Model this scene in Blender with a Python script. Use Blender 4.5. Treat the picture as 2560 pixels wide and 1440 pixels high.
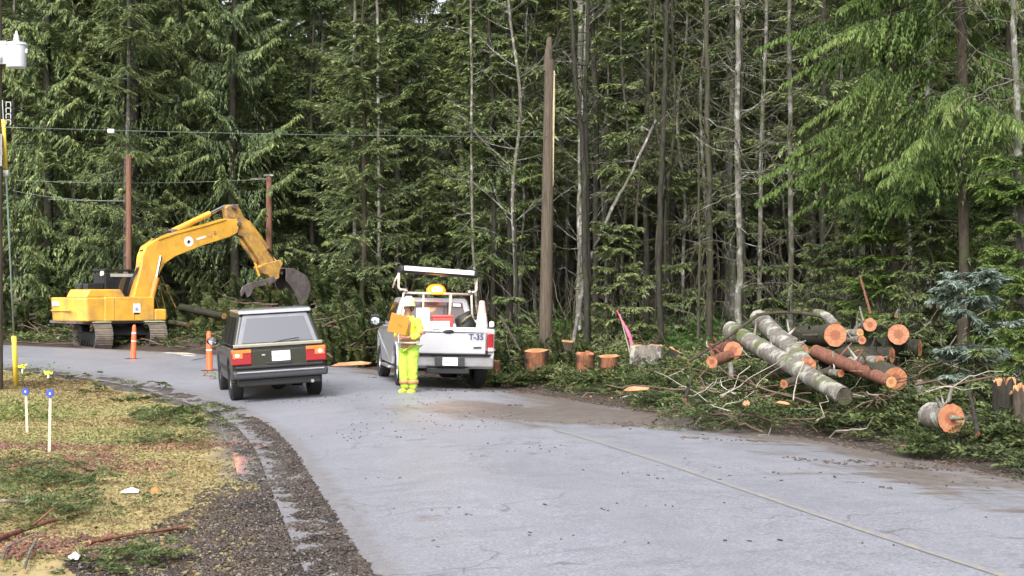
import bpy, bmesh, math, random
import numpy as np
from math import sin, cos, pi, radians, sqrt, atan2
from mathutils import Vector, Matrix
for o in list(bpy.data.objects): bpy.data.objects.remove(o)
SC = bpy.context.scene
COL = SC.collection
# ---------------------------------------------------------------- camera, sky, sun, exposure
CAM_H = 2.1; FPX = 3600.0; HZ = 730.0
cd = bpy.data.cameras.new("camera"); cam = bpy.data.objects.new("camera", cd); COL.objects.link(cam)
cam.location = (0, 0, CAM_H); cam.rotation_euler = (radians(90), 0, 0)
cd.sensor_width = 36; cd.lens = 36 * FPX / 2560; cd.shift_y = (HZ - 720) / 2560
cd.clip_start = 0.1; cd.clip_end = 2000
SC.camera = cam
SC.render.resolution_x = 1024; SC.render.resolution_y = 576
W = bpy.data.worlds.new("World"); SC.world = W; W.use_nodes = True
wn = W.node_tree; wn.nodes.clear()
SUN_EL, SUN_ROT = 42, 195
sky = wn.nodes.new('ShaderNodeTexSky'); sky.sky_type = 'NISHITA'; sky.sun_disc = False
sky.sun_elevation = radians(SUN_EL); sky.sun_rotation = radians(SUN_ROT)
sky.air_density = 1.2; sky.dust_density = 5.0; sky.ozone_density = 1.0
hs = wn.nodes.new('ShaderNodeHueSaturation'); hs.inputs['Saturation'].default_value = 0.34
bg = wn.nodes.new('ShaderNodeBackground'); bg.inputs['Strength'].default_value = 0.15
wo = wn.nodes.new('ShaderNodeOutputWorld')
wn.links.new(sky.outputs[0], hs.inputs['Color']); wn.links.new(hs.outputs[0], bg.inputs['Color']); wn.links.new(bg.outputs[0], wo.inputs[0])
sd = bpy.data.lights.new("sun", 'SUN'); sun = bpy.data.objects.new("sun", sd); COL.objects.link(sun)
sd.energy = 1.2; sd.angle = radians(35); sd.color = (1.0, 0.975, 0.94)
a_ = radians(SUN_ROT); e_ = radians(SUN_EL)
sdir = Vector((sin(a_) * cos(e_), cos(a_) * cos(e_), sin(e_)))
sun.rotation_euler = sdir.to_track_quat('Z', 'Y').to_euler()
SC.view_settings.view_transform = 'Standard'; SC.view_settings.look = 'None'
SC.view_settings.exposure = 1.15; SC.view_settings.gamma = 1.0
SC.render.engine = 'CYCLES'
try:
    SC.cycles.max_bounces = 6; SC.cycles.transparent_max_bounces = 6; SC.cycles.diffuse_bounces = 3
except Exception: pass

# ---------------------------------------------------------------- helpers
R = np.random.default_rng(7)
def tag(o, label=None, cat=None, group=None, kind=None):
    if label: o['label'] = label
    if cat: o['category'] = cat
    if group: o['group'] = group
    if kind: o['kind'] = kind
    return o
def empty(name, loc, rz=0.0, rot=None):
    o = bpy.data.objects.new(name, None); COL.objects.link(o)
    o.empty_display_size = 0.2
    o.location = loc; o.rotation_euler = rot if rot else (0, 0, rz)
    return o
def link(name, me, parent=None, mat=None):
    o = bpy.data.objects.new(name, me); COL.objects.link(o)
    if mat is not None and len(me.materials) == 0: me.materials.append(mat)
    if parent: o.parent = parent
    return o
def np_mesh(name, V, F, mat=None, smooth=False, tint=None):
    """V (n,3); F (m,k) equal-size polygons"""
    V = np.asarray(V, dtype=np.float32); F = np.asarray(F, dtype=np.int32)
    me = bpy.data.meshes.new(name)
    me.vertices.add(len(V)); me.vertices.foreach_set('co', V.ravel())
    m, k = F.shape
    me.loops.add(m * k); me.loops.foreach_set('vertex_index', F.ravel())
    me.polygons.add(m); me.polygons.foreach_set('loop_start', np.arange(0, m * k, k, dtype=np.int32))
    try: me.polygons.foreach_set('loop_total', np.full(m, k, dtype=np.int32))
    except Exception: pass
    if smooth: me.polygons.foreach_set('use_smooth', np.ones(m, dtype=bool))
    me.update(calc_edges=True)
    if tint is not None:
        a = me.attributes.new('tint', 'FLOAT', 'POINT'); a.data.foreach_set('value', np.asarray(tint, dtype=np.float32).ravel())
    if mat is not None: me.materials.append(mat)
    return me
class MB:
    def __init__(s): s.v = []; s.f = []
    def add(s, vs, fs):
        o = len(s.v); s.v += [tuple(map(float, v)) for v in vs]; s.f += [tuple(i + o for i in f) for f in fs]; return s
    def box(s, c, size, rot=None, taper=1.0):
        x, y, z = size[0] / 2, size[1] / 2, size[2] / 2
        vs = [Vector((sx * x * (taper if sz > 0 else 1), sy * y * (taper if sz > 0 else 1), sz * z)) for sz in (-1, 1) for sy in (-1, 1) for sx in (-1, 1)]
        if rot is not None:
            M = rot if isinstance(rot, Matrix) else Matrix.Rotation(rot, 3, 'Z')
            vs = [M @ v for v in vs]
        vs = [v + Vector(c) for v in vs]
        return s.add(vs, [(0, 2, 3, 1), (4, 5, 7, 6), (0, 1, 5, 4), (2, 6, 7, 3), (0, 4, 6, 2), (1, 3, 7, 5)])
    def tube(s, pts, rad, n=8, cap=True):
        pts = [Vector(p) for p in pts]
        if not hasattr(rad, '__len__'): rad = [rad] * len(pts)
        rings = []; up = None
        for i, p in enumerate(pts):
            d = (pts[min(i + 1, len(pts) - 1)] - pts[max(i - 1, 0)])
            d = d.normalized() if d.length > 1e-9 else Vector((0, 0, 1))
            if up is None: up = Vector((0, 0, 1)) if abs(d.z) < .9 else Vector((1, 0, 0))
            a = d.cross(up); a = a.normalized() if a.length > 1e-6 else d.orthogonal().normalized()
            b = d.cross(a).normalized(); up = -b if True else up
            up = a.cross(d)
            rings.append([p + (a * cos(2 * pi * k / n) + b * sin(2 * pi * k / n)) * rad[i] for k in range(n)])
        vs = [v for r in rings for v in r]; fs = []
        for i in range(len(pts) - 1):
            for k in range(n):
                fs.append((i * n + k, i * n + (k + 1) % n, (i + 1) * n + (k + 1) % n, (i + 1) * n + k))
        if cap:
            fs.append(tuple(range(n))[::-1]); fs.append(tuple((len(pts) - 1) * n + k for k in range(n)))
        return s.add(vs, fs)
    def cyl(s, p0, p1, r, r1=None, n=16): return s.tube([p0, p1], [r, r if r1 is None else r1], n)
    def prism(s, pts, plane, a, b):
        """pts 2D polygon extruded along the remaining axis from a to b. plane 'yz' -> x, 'xz' -> y, 'xy' -> z"""
        def mk(p, t):
            return {'yz': (t, p[0], p[1]), 'xz': (p[0], t, p[1]), 'xy': (p[0], p[1], t)}[plane]
        n = len(pts)
        return s.add([mk(p, a) for p in pts] + [mk(p, b) for p in pts],
                     [tuple(range(n)), tuple(range(2 * n - 1, n - 1, -1))] + [(i, i + n, (i + 1) % n + n, (i + 1) % n) for i in range(n)])
    def ball(s, c, r, n=10, m=7):
        r = r if hasattr(r, '__len__') else (r, r, r)
        vs = [(c[0], c[1], c[2] - r[2])]; fs = []
        for j in range(1, m):
            t = -pi / 2 + pi * j / m
            for k in range(n): vs.append((c[0] + r[0] * cos(t) * cos(2 * pi * k / n), c[1] + r[1] * cos(t) * sin(2 * pi * k / n), c[2] + r[2] * sin(t)))
        vs.append((c[0], c[1], c[2] + r[2])); L = len(vs) - 1
        for k in range(n):
            fs.append((0, 1 + (k + 1) % n, 1 + k)); fs.append((L, L - n + k, L - n + (k + 1) % n))
            for j in range(m - 2):
                b = 1 + j * n; fs.append((b + k, b + (k + 1) % n, b + n + (k + 1) % n, b + n + k))
        return s.add(vs, fs)
    def lathe(s, prof, c=(0, 0, 0), axis='z', n=24):
        """prof: (r, h) list"""
        vs = []; fs = []
        for r, h in prof:
            for k in range(n):
                x, y = r * cos(2 * pi * k / n), r * sin(2 * pi * k / n)
                v = {'z': (x, y, h), 'x': (h, x, y), 'y': (x, h, y)}[axis]
                vs.append((v[0] + c[0], v[1] + c[1], v[2] + c[2]))
        for i in range(len(prof) - 1):
            for k in range(n): fs.append((i * n + k, i * n + (k + 1) % n, (i + 1) * n + (k + 1) % n, (i + 1) * n + k))
        return s.add(vs, fs)
    def map(s, fn): s.v = [tuple(fn(*v)) for v in s.v]; return s
    def build(s, name, mat, parent=None, bevel=0, smooth=False, seg=2):
        me = bpy.data.meshes.new(name); me.from_pydata(s.v, [], s.f)
        bm = bmesh.new(); bm.from_mesh(me); bmesh.ops.recalc_face_normals(bm, faces=bm.faces)
        bm.to_mesh(me); bm.free()
        if smooth:
            for p in me.polygons: p.use_smooth = True
        me.materials.append(mat)
        o = link(name, me, parent)
        if bevel:
            md = o.modifiers.new('bevel', 'BEVEL'); md.width = bevel; md.segments = seg; md.limit_method = 'ANGLE'; md.angle_limit = radians(32)
            md.harden_normals = False
        return o
def copy_tree(o, parent=None):
    c = o.copy(); COL.objects.link(c)
    if parent: c.parent = parent
    for ch in list(o.children): copy_tree(ch, c)
    return c
def text_part(name, s, size, mat, parent, loc, rot, ext=0.002, bold=0.0):
    cu = bpy.data.curves.new(name, 'FONT'); cu.body = s; cu.size = size; cu.extrude = ext; cu.align_x = 'CENTER'; cu.align_y = 'CENTER'; cu.offset = bold
    t = bpy.data.objects.new(name + '_c', cu); COL.objects.link(t)
    bpy.context.view_layer.update()
    me = bpy.data.meshes.new_from_object(t); bpy.data.objects.remove(t)
    me.materials.clear(); me.materials.append(mat)
    o = link(name, me, parent); o.location = loc; o.rotation_euler = rot
    return o

# ---------------------------------------------------------------- materials
def mat_new(name):
    m = bpy.data.materials.new(name); m.use_nodes = True; nt = m.node_tree
    return m, nt, nt.nodes['Principled BSDF']
def N(nt, t, **kw):
    n = nt.nodes.new(t)
    for k, v in kw.items():
        if k in n.inputs: n.inputs[k].default_value = v
        else: setattr(n, k, v)
    return n
def ramp(nt, fac, stops):
    r = nt.nodes.new('ShaderNodeValToRGB'); cr = r.color_ramp
    while len(cr.elements) > 1: cr.elements.remove(cr.elements[0])
    cr.elements[0].position = stops[0][0]; cr.elements[0].color = (*stops[0][1], 1)
    for p, c in stops[1:]:
        e = cr.elements.new(p); e.color = (*c, 1)
    if fac is not None: nt.links.new(fac, r.inputs[0])
    return r
def g(v): return (v, v, v)
def objcoord(nt, scale=(1, 1, 1)):
    tc = nt.nodes.new('ShaderNodeTexCoord'); mp = nt.nodes.new('ShaderNodeMapping'); mp.inputs['Scale'].default_value = scale
    nt.links.new(tc.outputs['Object'], mp.inputs[0]); return mp.outputs[0]
def noise(nt, vec, scale, detail=4, rough=.6):
    n = nt.nodes.new('ShaderNodeTexNoise'); n.inputs['Scale'].default_value = scale; n.inputs['Detail'].default_value = detail; n.inputs['Roughness'].default_value = rough
    if vec is not None: nt.links.new(vec, n.inputs['Vector'])
    return n.outputs[0]
def mixc(nt, fac, a, b, mode='MIX'):
    m = nt.nodes.new('ShaderNodeMix'); m.data_type = 'RGBA'; m.blend_type = mode
    for sk, v in ((m.inputs[0], fac), (m.inputs[6], a), (m.inputs[7], b)):
        if isinstance(v, (int, float)): sk.default_value = v
        elif isinstance(v, tuple): sk.default_value = (*v, 1)
        else: nt.links.new(v, sk)
    return m.outputs[2]
def math_(nt, op, a, b=None, clamp=False):
    m = nt.nodes.new('ShaderNodeMath'); m.operation = op; m.use_clamp = clamp
    for i, v in enumerate((a, b)):
        if v is None: continue
        if isinstance(v, (int, float)): m.inputs[i].default_value = v
        else: nt.links.new(v, m.inputs[i])
    return m.outputs[0]
def bump(nt, b, h, strength=.3, dist=.02):
    n = nt.nodes.new('ShaderNodeBump'); n.inputs['Strength'].default_value = strength; n.inputs['Distance'].default_value = dist
    nt.links.new(h, n.inputs['Height']); nt.links.new(n.outputs[0], b.inputs['Normal'])
def simple(name, c, rough=.5, metal=0, var=0.12, scale=6, dirt=None, bmp=0, spec=.5, coat=0):
    """painted / worn surface: base colour with small noise variation and optional dirt colour"""
    m, nt, b = mat_new(name)
    vec = objcoord(nt)
    n1 = noise(nt, vec, scale)
    lo = tuple(x * (1 - var) for x in c); hi = tuple(min(1, x * (1 + var)) for x in c)
    r = ramp(nt, n1, [(.3, lo), (.7, hi)]); out = r.outputs[0]
    if dirt:
        n2 = noise(nt, vec, scale * .6, 6, .7); f = ramp(nt, n2, [(dirt[1], g(0)), (min(.99, dirt[1] + .18), g(1))])
        out = mixc(nt, f.outputs[0], out, dirt[0])
    nt.links.new(out, b.inputs['Base Color'])
    b.inputs['Roughness'].default_value = rough; b.inputs['Metallic'].default_value = metal
    b.inputs['Specular IOR Level'].default_value = spec
    if coat: b.inputs['Coat Weight'].default_value = coat; b.inputs['Coat Roughness'].default_value = .08
    if bmp: bump(nt, b, noise(nt, vec, scale * 8, 3), bmp, .01)
    return m
def emis(name, c, s, base=(.5, .2, .05)):
    m, nt, b = mat_new(name); b.inputs['Base Color'].default_value = (*base, 1)
    b.inputs['Emission Color'].default_value = (*c, 1); b.inputs['Emission Strength'].default_value = s
    return m
def foliage_mat(name, stops, transl=.25, rough=.55, nscale=.5, amp=.35, gain=1.0):
    """stops over tint attribute; object random and world noise shift the tint"""
    m, nt, b = mat_new(name); stops = [(p, tuple(x * gain for x in c)) for p, c in stops]
    at = N(nt, 'ShaderNodeAttribute', attribute_name='tint')
    oi = nt.nodes.new('ShaderNodeObjectInfo')
    n = noise(nt, objcoord(nt), nscale, 3)
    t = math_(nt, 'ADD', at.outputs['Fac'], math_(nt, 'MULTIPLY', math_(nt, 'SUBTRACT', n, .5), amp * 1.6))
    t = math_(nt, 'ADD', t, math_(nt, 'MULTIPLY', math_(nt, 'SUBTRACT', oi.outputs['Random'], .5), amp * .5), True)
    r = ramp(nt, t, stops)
    nt.links.new(r.outputs[0], b.inputs['Base Color']); b.inputs['Roughness'].default_value = rough
    b.inputs['Specular IOR Level'].default_value = .3
    tr = nt.nodes.new('ShaderNodeBsdfTranslucent'); nt.links.new(r.outputs[0], tr.inputs[0])
    mx = nt.nodes.new('ShaderNodeMixShader'); mx.inputs[0].default_value = transl
    nt.links.new(b.outputs[0], mx.inputs[1]); nt.links.new(tr.outputs[0], mx.inputs[2])
    nt.links.new(mx.outputs[0], nt.nodes['Material Output'].inputs[0])
    return m
def bark_mat(name, dark, light, moss=None, mossat=.6, scale=(7, 7, 1.6), bmp=.8, patch=None):
    m, nt, b = mat_new(name)
    vec = objcoord(nt, scale); n1 = noise(nt, vec, 3.0, 6, .7)
    out = ramp(nt, n1, [(.32, dark), (.68, light)]).outputs[0]
    v2 = objcoord(nt)
    if patch:
        n3 = noise(nt, v2, 4.5, 4, .6); out = mixc(nt, ramp(nt, n3, [(.52, g(0)), (.6, g(1))]).outputs[0], out, patch)
    if moss:
        n2 = noise(nt, v2, 1.7, 5, .65); out = mixc(nt, ramp(nt, n2, [(mossat - .08, g(0)), (mossat + .06, g(1))]).outputs[0], out, moss)
    nt.links.new(out, b.inputs['Base Color']); b.inputs['Roughness'].default_value = .8; b.inputs['Specular IOR Level'].default_value = .25
    bump(nt, b, n1, bmp, .03)
    return m
M = {}
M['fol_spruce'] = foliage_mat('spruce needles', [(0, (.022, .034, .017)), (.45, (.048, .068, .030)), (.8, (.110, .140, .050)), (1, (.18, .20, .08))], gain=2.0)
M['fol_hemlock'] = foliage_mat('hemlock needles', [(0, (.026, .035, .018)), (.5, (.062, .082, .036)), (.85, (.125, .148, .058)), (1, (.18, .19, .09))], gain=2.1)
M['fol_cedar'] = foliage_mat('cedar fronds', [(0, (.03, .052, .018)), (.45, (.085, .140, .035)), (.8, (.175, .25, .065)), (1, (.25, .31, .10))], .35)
M['fol_blue'] = foliage_mat('bluish fir needles', [(0, (.05, .075, .06)), (.5, (.16, .21, .17)), (1, (.33, .40, .34))])
M['moss'] = foliage_mat('hanging moss', [(0, (.035, .038, .016)), (.5, (.08, .085, .032)), (1, (.15, .155, .065))])
M['fol_fern'] = foliage_mat('fern leaves', [(0, (.02, .05, .012)), (.5, (.06, .13, .03)), (1, (.15, .22, .06))], .35, gain=1.0)
M['fol_slash'] = foliage_mat('cut boughs', [(0, (.045, .033, .02)), (.3, (.035, .05, .02)), (.55, (.065, .092, .033)), (.8, (.115, .145, .05)), (1, (.19, .19, .08))], gain=1.15, amp=.5)
M['grass'] = foliage_mat('verge grass', [(0, (.16, .115, .06)), (.35, (.33, .265, .13)), (.65, (.37, .32, .15)), (1, (.26, .28, .11))], .3, .6, .6, .45)
M['litter'] = foliage_mat('leaf litter', [(0, (.04, .022, .013)), (.4, (.10, .055, .03)), (.7, (.17, .085, .045)), (1, (.24, .17, .09))], .15, .6, 1.2, .4)
M['redleaf'] = foliage_mat('red brown bark litter', [(0, (.06, .022, .014)), (.5, (.16, .055, .035)), (1, (.30, .13, .10))], .1, .6, 1.5, .4)
M['bark_dark'] = bark_mat('dark wet bark', (.010, .010, .008), (.048, .044, .034), (.05, .06, .02), .62)
M['bark_brown'] = bark_mat('brown bark', (.028, .022, .017), (.095, .076, .058), (.06, .075, .03), .6)
M['bark_grey'] = bark_mat('grey bark with lichen', (.04, .036, .032), (.13, .12, .105), (.055, .065, .028), .55, patch=(.20, .20, .18))
M['bark_pale'] = bark_mat('pale lichen bark', (.06, .055, .048), (.20, .19, .165), (.08, .09, .045), .58, patch=(.30, .30, .27))
M['bark_moss'] = bark_mat('mossy bark', (.025, .023, .018), (.085, .078, .058), (.055, .06, .026), .56)
M['bark_log'] = bark_mat('log bark', (.09, .075, .065), (.26, .24, .21), (.11, .13, .05), .6, patch=(.38, .38, .34))
M['bark_red'] = bark_mat('peeled cedar bark', (.09, .04, .028), (.27, .12, .08), None)
def cutwood(name, c0, c1, core):
    m, nt, b = mat_new(name)
    vec = objcoord(nt)
    at = N(nt, 'ShaderNodeAttribute', attribute_name='ring')
    w = math_(nt, 'SINE', math_(nt, 'MULTIPLY', at.outputs['Fac'], 60.0))
    n1 = noise(nt, vec, 9, 4)
    t = math_(nt, 'ADD', math_(nt, 'MULTIPLY', w, .12), n1)
    r = ramp(nt, t, [(.3, c0), (.7, c1)]).outputs[0]
    cr = ramp(nt, at.outputs['Fac'], [(.0, g(1)), (.42, g(.85)), (.52, g(0)), (1, g(0))])
    r = mixc(nt, cr.outputs[0], r, core)
    nt.links.new(r, b.inputs['Base Color']); b.inputs['Roughness'].default_value = .65
    return m
M['cut'] = cutwood('fresh cut wood', (.28, .105, .05), (.42, .185, .09), (.22, .07, .035))
M['cut_pale'] = cutwood('pale cut wood', (.42, .20, .085), (.56, .31, .14), (.38, .16, .07))
M['wood_chip'] = simple('fresh split wood', (.42, .21, .105), .7, var=.35, scale=5)
M['stick'] = simple('brown sticks', (.10, .065, .045), .8, var=.5, scale=3)
M['stick_pale'] = simple('pale sticks', (.33, .30, .25), .8, var=.35, scale=3)
M['pole_wood'] = bark_mat('weathered utility pole wood', (.045, .036, .027), (.13, .105, .078), None, scale=(10, 10, .6), bmp=.4)
M['pole_red'] = bark_mat('reddish brown pole wood', (.09, .042, .03), (.24, .125, .085), None, scale=(10, 10, .5), bmp=.3)
# ---------------------------------------------------------------- ground, road
def hash2(ix, iy, seed):
    h = (ix.astype(np.int64) * 374761393 + iy.astype(np.int64) * 668265263 + seed * 1442695041) & 0xffffffff
    h = ((h ^ (h >> 13)) * 1274126177) & 0xffffffff
    return ((h ^ (h >> 16)) & 0xffff) / 65535.0
def vnoise(x, y, seed=0):
    x = np.asarray(x, float); y = np.asarray(y, float)
    ix = np.floor(x); iy = np.floor(y); fx = x - ix; fy = y - iy
    fx = fx * fx * (3 - 2 * fx); fy = fy * fy * (3 - 2 * fy)
    a = hash2(ix, iy, seed); b = hash2(ix + 1, iy, seed); c = hash2(ix, iy + 1, seed); d = hash2(ix + 1, iy + 1, seed)
    return (a * (1 - fx) + b * fx) * (1 - fy) + (c * (1 - fx) + d * fx) * fy - .5
def fbm(x, y, oct=4, seed=0):
    s = 0; a = 1.0
    for i in range(oct):
        s = s + a * vnoise(x * 2 ** i, y * 2 ** i, seed + i * 17); a *= .5
    return s
PAIRS = [((7, -60), (15, -60)), ((3.4, -20), (11.6, -18)), ((1.9, -5), (9.7, -3)), ((0.6, 4), (8.3, 6)), ((-.45, 8), (7.2, 10.5)), ((-1.15, 10.65), (6.5, 13.2)), ((-2.3, 15.8), (5.2, 18)),
         ((-3.2, 19.8), (4.0, 21.3)), ((-4.35, 23.8), (2.3, 25.4)), ((-5.96, 27.8), (.4, 30)), ((-8.5, 32.9), (-2.2, 36)), ((-11.7, 37.6), (-5.4, 42.2)),
         ((-15.2, 41.5), (-9.6, 47.8)), ((-22, 46.6), (-17, 54.8)), ((-35, 54), (-31, 63.5)), ((-70, 68), (-66, 78)), ((-130, 90), (-128, 100))]
def catmull(P, n):
    P = np.array(P, float); out = []
    for i in range(len(P) - 1):
        p0, p1, p2, p3 = P[max(i - 1, 0)], P[i], P[i + 1], P[min(i + 2, len(P) - 1)]
        for k in range(n):
            t = k / n
            out.append(.5 * ((2 * p1) + (-p0 + p2) * t + (2 * p0 - 5 * p1 + 4 * p2 - p3) * t * t + (-p0 + 3 * p1 - 3 * p2 + p3) * t ** 3))
    out.append(P[-1]); return np.array(out)
LE = catmull([p[0] for p in PAIRS], 16); RE = catmull([p[1] for p in PAIRS], 16)
def sdist(x, y, E, side):
    """signed distance to edge polyline; positive on the outer side (side=-1 left edge, +1 right edge)"""
    sh = np.shape(x); x = np.ravel(x); y = np.ravel(y); res = np.empty(len(x))
    A = E[:-1]; B = E[1:]; D = B - A; L2 = (D ** 2).sum(1)
    for s in range(0, len(x), 20000):
        px = x[s:s + 20000, None]; py = y[s:s + 20000, None]
        t = np.clip(((px - A[:, 0]) * D[:, 0] + (py - A[:, 1]) * D[:, 1]) / L2, 0, 1)
        qx = A[:, 0] + t * D[:, 0]; qy = A[:, 1] + t * D[:, 1]
        d2 = (px - qx) ** 2 + (py - qy) ** 2; k = d2.argmin(1); r = np.arange(len(k))
        cr = D[k, 0] * (py[:, 0] - A[k, 1]) - D[k, 1] * (px[:, 0] - A[k, 0])
        sg = np.where(cr > 0, -1.0, 1.0) * side
        res[s:s + 20000] = np.sqrt(d2[r, k]) * sg
    return res.reshape(sh)
def crown(dl, dr):
    t = np.clip(-dl, 0, None) / np.maximum(np.clip(-dl, 0, None) + np.clip(-dr, 0, None), 1e-6)
    inside = (dl < 0) & (dr < 0)
    return np.where(inside, .15 * (1 - (2 * t - 1) ** 2), 0)
def ground_full(x, y):
    x = np.asarray(x, float); y = np.asarray(y, float)
    dl = sdist(x, y, LE, -1); dr = sdist(x, y, RE, 1)
    z = crown(dl, dr)
    ins = (dl < 0) & (dr < 0)
    e = np.minimum(-dl, -dr)
    z = np.where(ins, z - .035 * np.clip(e / .35, 0, 1), z)
    o = np.maximum(dr, 0); f = np.clip((o - .3) / 1.2, 0, 1)
    bank = .95 * (1 - np.exp(-np.clip(o - .7, 0, None) / 5)) + .02 * np.clip(o - 5, 0, None)
    bank = bank + f * (.22 * fbm(x * .55, y * .55, 4, 3)) + .05 * fbm(x * 4, y * 4, 2, 9) * np.clip(o / .4, 0, 1)
    bank = bank + .38 * np.clip(y - 82, 0, None) * np.clip((150 - y) / 40 + 1, .3, 1)
    z = np.where(dr > 0, bank, z)
    q = np.maximum(dl, 0)
    lz = -.07 * (1 - np.exp(-q / .5)) + .03 * np.clip(q - 1.5, 0, 8) * .6 + .07 * fbm(x * .5, y * .5, 3, 21) * np.clip(q / 2, 0, 1) + .035 * fbm(x * 5, y * 5, 2, 5) * np.clip(q / .3, 0, 1)
    z = np.where(dl > 0, lz, z)
    edge = np.exp(-(np.minimum(np.abs(dl), np.abs(dr)) / .35) ** 2)
    z = z + edge * (.05 * fbm(x * 3, y * 3, 3, 31))
    return z, dl, dr
def ground_z(x, y): return ground_full(x, y)[0]
def gz(x, y): return float(ground_full(np.array([x]), np.array([y]))[0][0])
def road_z(x, y):
    dl = sdist(np.array([x]), np.array([y]), LE, -1); dr = sdist(np.array([x]), np.array([y]), RE, 1)
    return float(crown(dl, dr)[0])
def P3(px, py, Y): return Vector(((px - 1280) * Y / FPX, Y, CAM_H - (py - HZ) * Y / FPX))
def G(px, py, y0=8, y1=150):
    """ground point seen at this place of the photograph"""
    ys = np.arange(y0, y1, .1); xs = (px - 1280) * ys / FPX; zr = CAM_H - (py - HZ) * ys / FPX
    gg = ground_z(xs, ys); k = np.argmax(zr <= gg)
    if zr[k] > gg[k]: k = len(ys) - 1
    return Vector((xs[k], ys[k], float(gg[k])))
def axis_pts(lo, hi, dlo, dhi, dense, coarse):
    a = list(np.arange(dlo, dhi, dense)); v = dlo; s = dense
    while v > lo: s = min(s * 1.12, coarse); v -= s; a.insert(0, v)
    v = a[-1]; s = dense
    while v < hi: s = min(s * 1.12, coarse); v += s; a.append(v)
    return np.array(a)
gx = axis_pts(-220, 220, -15, 10, .085, 6); gy = axis_pts(-120, 420, 9.5, 36, .10, 6)
GX, GY = np.meshgrid(gx, gy)
gzv, gdl, gdr = ground_full(GX.ravel(), GY.ravel())
nx, ny = len(gx), len(gy)
idx = np.arange(nx * ny).reshape(ny, nx)
F = np.stack([idx[:-1, :-1].ravel(), idx[:-1, 1:].ravel(), idx[1:, 1:].ravel(), idx[1:, :-1].ravel()], 1)
gme = np_mesh('ground', np.stack([GX.ravel(), GY.ravel(), gzv], 1), F, None, True)
for nm, v in (('dl', gdl), ('dr', gdr)):
    a = gme.attributes.new(nm, 'FLOAT', 'POINT'); a.data.foreach_set('value', v.astype(np.float32))
m, nt, b = mat_new('ground soil')
vec = objcoord(nt)
n_f = noise(nt, vec, 9, 6, .7); n_m = noise(nt, vec, 1.6, 5, .65); n_c = noise(nt, vec, .45, 4, .6); n_s = noise(nt, vec, 34, 3, .7)
soil = ramp(nt, n_f, [(.3, (.022, .017, .013)), (.5, (.05, .038, .03)), (.7, (.10, .078, .06))]).outputs[0]
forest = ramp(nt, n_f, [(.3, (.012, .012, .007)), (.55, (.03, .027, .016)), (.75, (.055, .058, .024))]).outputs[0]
grassc = ramp(nt, n_m, [(.3, (.22, .16, .08)), (.5, (.36, .28, .13)), (.68, (.32, .29, .11))]).outputs[0]
gravel = ramp(nt, n_s, [(.32, (.04, .034, .03)), (.55, (.095, .082, .074)), (.75, (.20, .18, .17))]).outputs[0]
adl = N(nt, 'ShaderNodeAttribute', attribute_name='dl').outputs['Fac']; adr = N(nt, 'ShaderNodeAttribute', attribute_name='dr').outputs['Fac']
wl = math_(nt, 'ADD', adl, math_(nt, 'MULTIPLY', math_(nt, 'SUBTRACT', n_c, .5), 1.6))
fl = math_(nt, 'MULTIPLY', math_(nt, 'SUBTRACT', wl, .55), 1.8, True)
sepx = nt.nodes.new('ShaderNodeSeparateXYZ'); nt.links.new(vec, sepx.inputs[0])
# the near end of the verge is mostly mud
near = math_(nt, 'MULTIPLY', math_(nt, 'SUBTRACT', sepx.outputs[1], math_(nt, 'ADD', math_(nt, 'MULTIPLY', math_(nt, 'SUBTRACT', n_c, .5), 6), 9.6)), .6, True)
fl = math_(nt, 'MULTIPLY', fl, near, True)
colL = mixc(nt, fl, mixc(nt, ramp(nt, n_m, [(.42, g(0)), (.6, g(1))]).outputs[0], soil, gravel), grassc)
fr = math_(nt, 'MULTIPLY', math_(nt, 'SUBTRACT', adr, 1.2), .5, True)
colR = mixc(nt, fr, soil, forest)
side = math_(nt, 'GREATER_THAN', adl, 0.0)
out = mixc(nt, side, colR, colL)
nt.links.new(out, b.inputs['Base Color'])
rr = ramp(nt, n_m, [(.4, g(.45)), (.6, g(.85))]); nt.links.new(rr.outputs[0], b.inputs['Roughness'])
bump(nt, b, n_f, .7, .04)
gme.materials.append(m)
ground = link('ground', gme); tag(ground, kind='structure')
# road sheet
C = []; UV = []
nseg = len(LE); nac = 33
cum = np.concatenate([[0], np.cumsum(np.linalg.norm(np.diff((LE + RE) / 2, axis=0), axis=1))])
Vr = []; uu = []
for i in range(nseg):
    l, r = LE[i], RE[i]; w = np.linalg.norm(r - l); d = (r - l) / w
    for k in range(nac):
        s = -.35 + (w + .7) * k / (nac - 1)
        p = l + d * s; t = min(max(s / w, 0), 1)
        z = .15 * (1 - (2 * t - 1) ** 2) - (.02 if s < 0 or s > w else 0)
        Vr.append((p[0], p[1], z)); uu.append((s / w, cum[i]))
ix = np.arange(nseg * nac).reshape(nseg, nac)
Fr = np.stack([ix[:-1, :-1].ravel(), ix[:-1, 1:].ravel(), ix[1:, 1:].ravel(), ix[1:, :-1].ravel()], 1)
rme = np_mesh('road', Vr, Fr, None, True); uu = np.array(uu, np.float32)
for nm, k in (('across', 0), ('along', 1)):
    a = rme.attributes.new(nm, 'FLOAT', 'POINT'); a.data.foreach_set('value', uu[:, k].copy())
m, nt, b = mat_new('wet asphalt')
vec = objcoord(nt)
ac = N(nt, 'ShaderNodeAttribute', attribute_name='across').outputs['Fac']; al = N(nt, 'ShaderNodeAttribute', attribute_name='along').outputs['Fac']
cb = nt.nodes.new('ShaderNodeCombineXYZ'); nt.links.new(math_(nt, 'MULTIPLY', ac, 7.5), cb.inputs[0]); nt.links.new(math_(nt, 'MULTIPLY', al, .22), cb.inputs[1])
streak = noise(nt, cb.outputs[0], 1.3, 5, .65)
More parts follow.
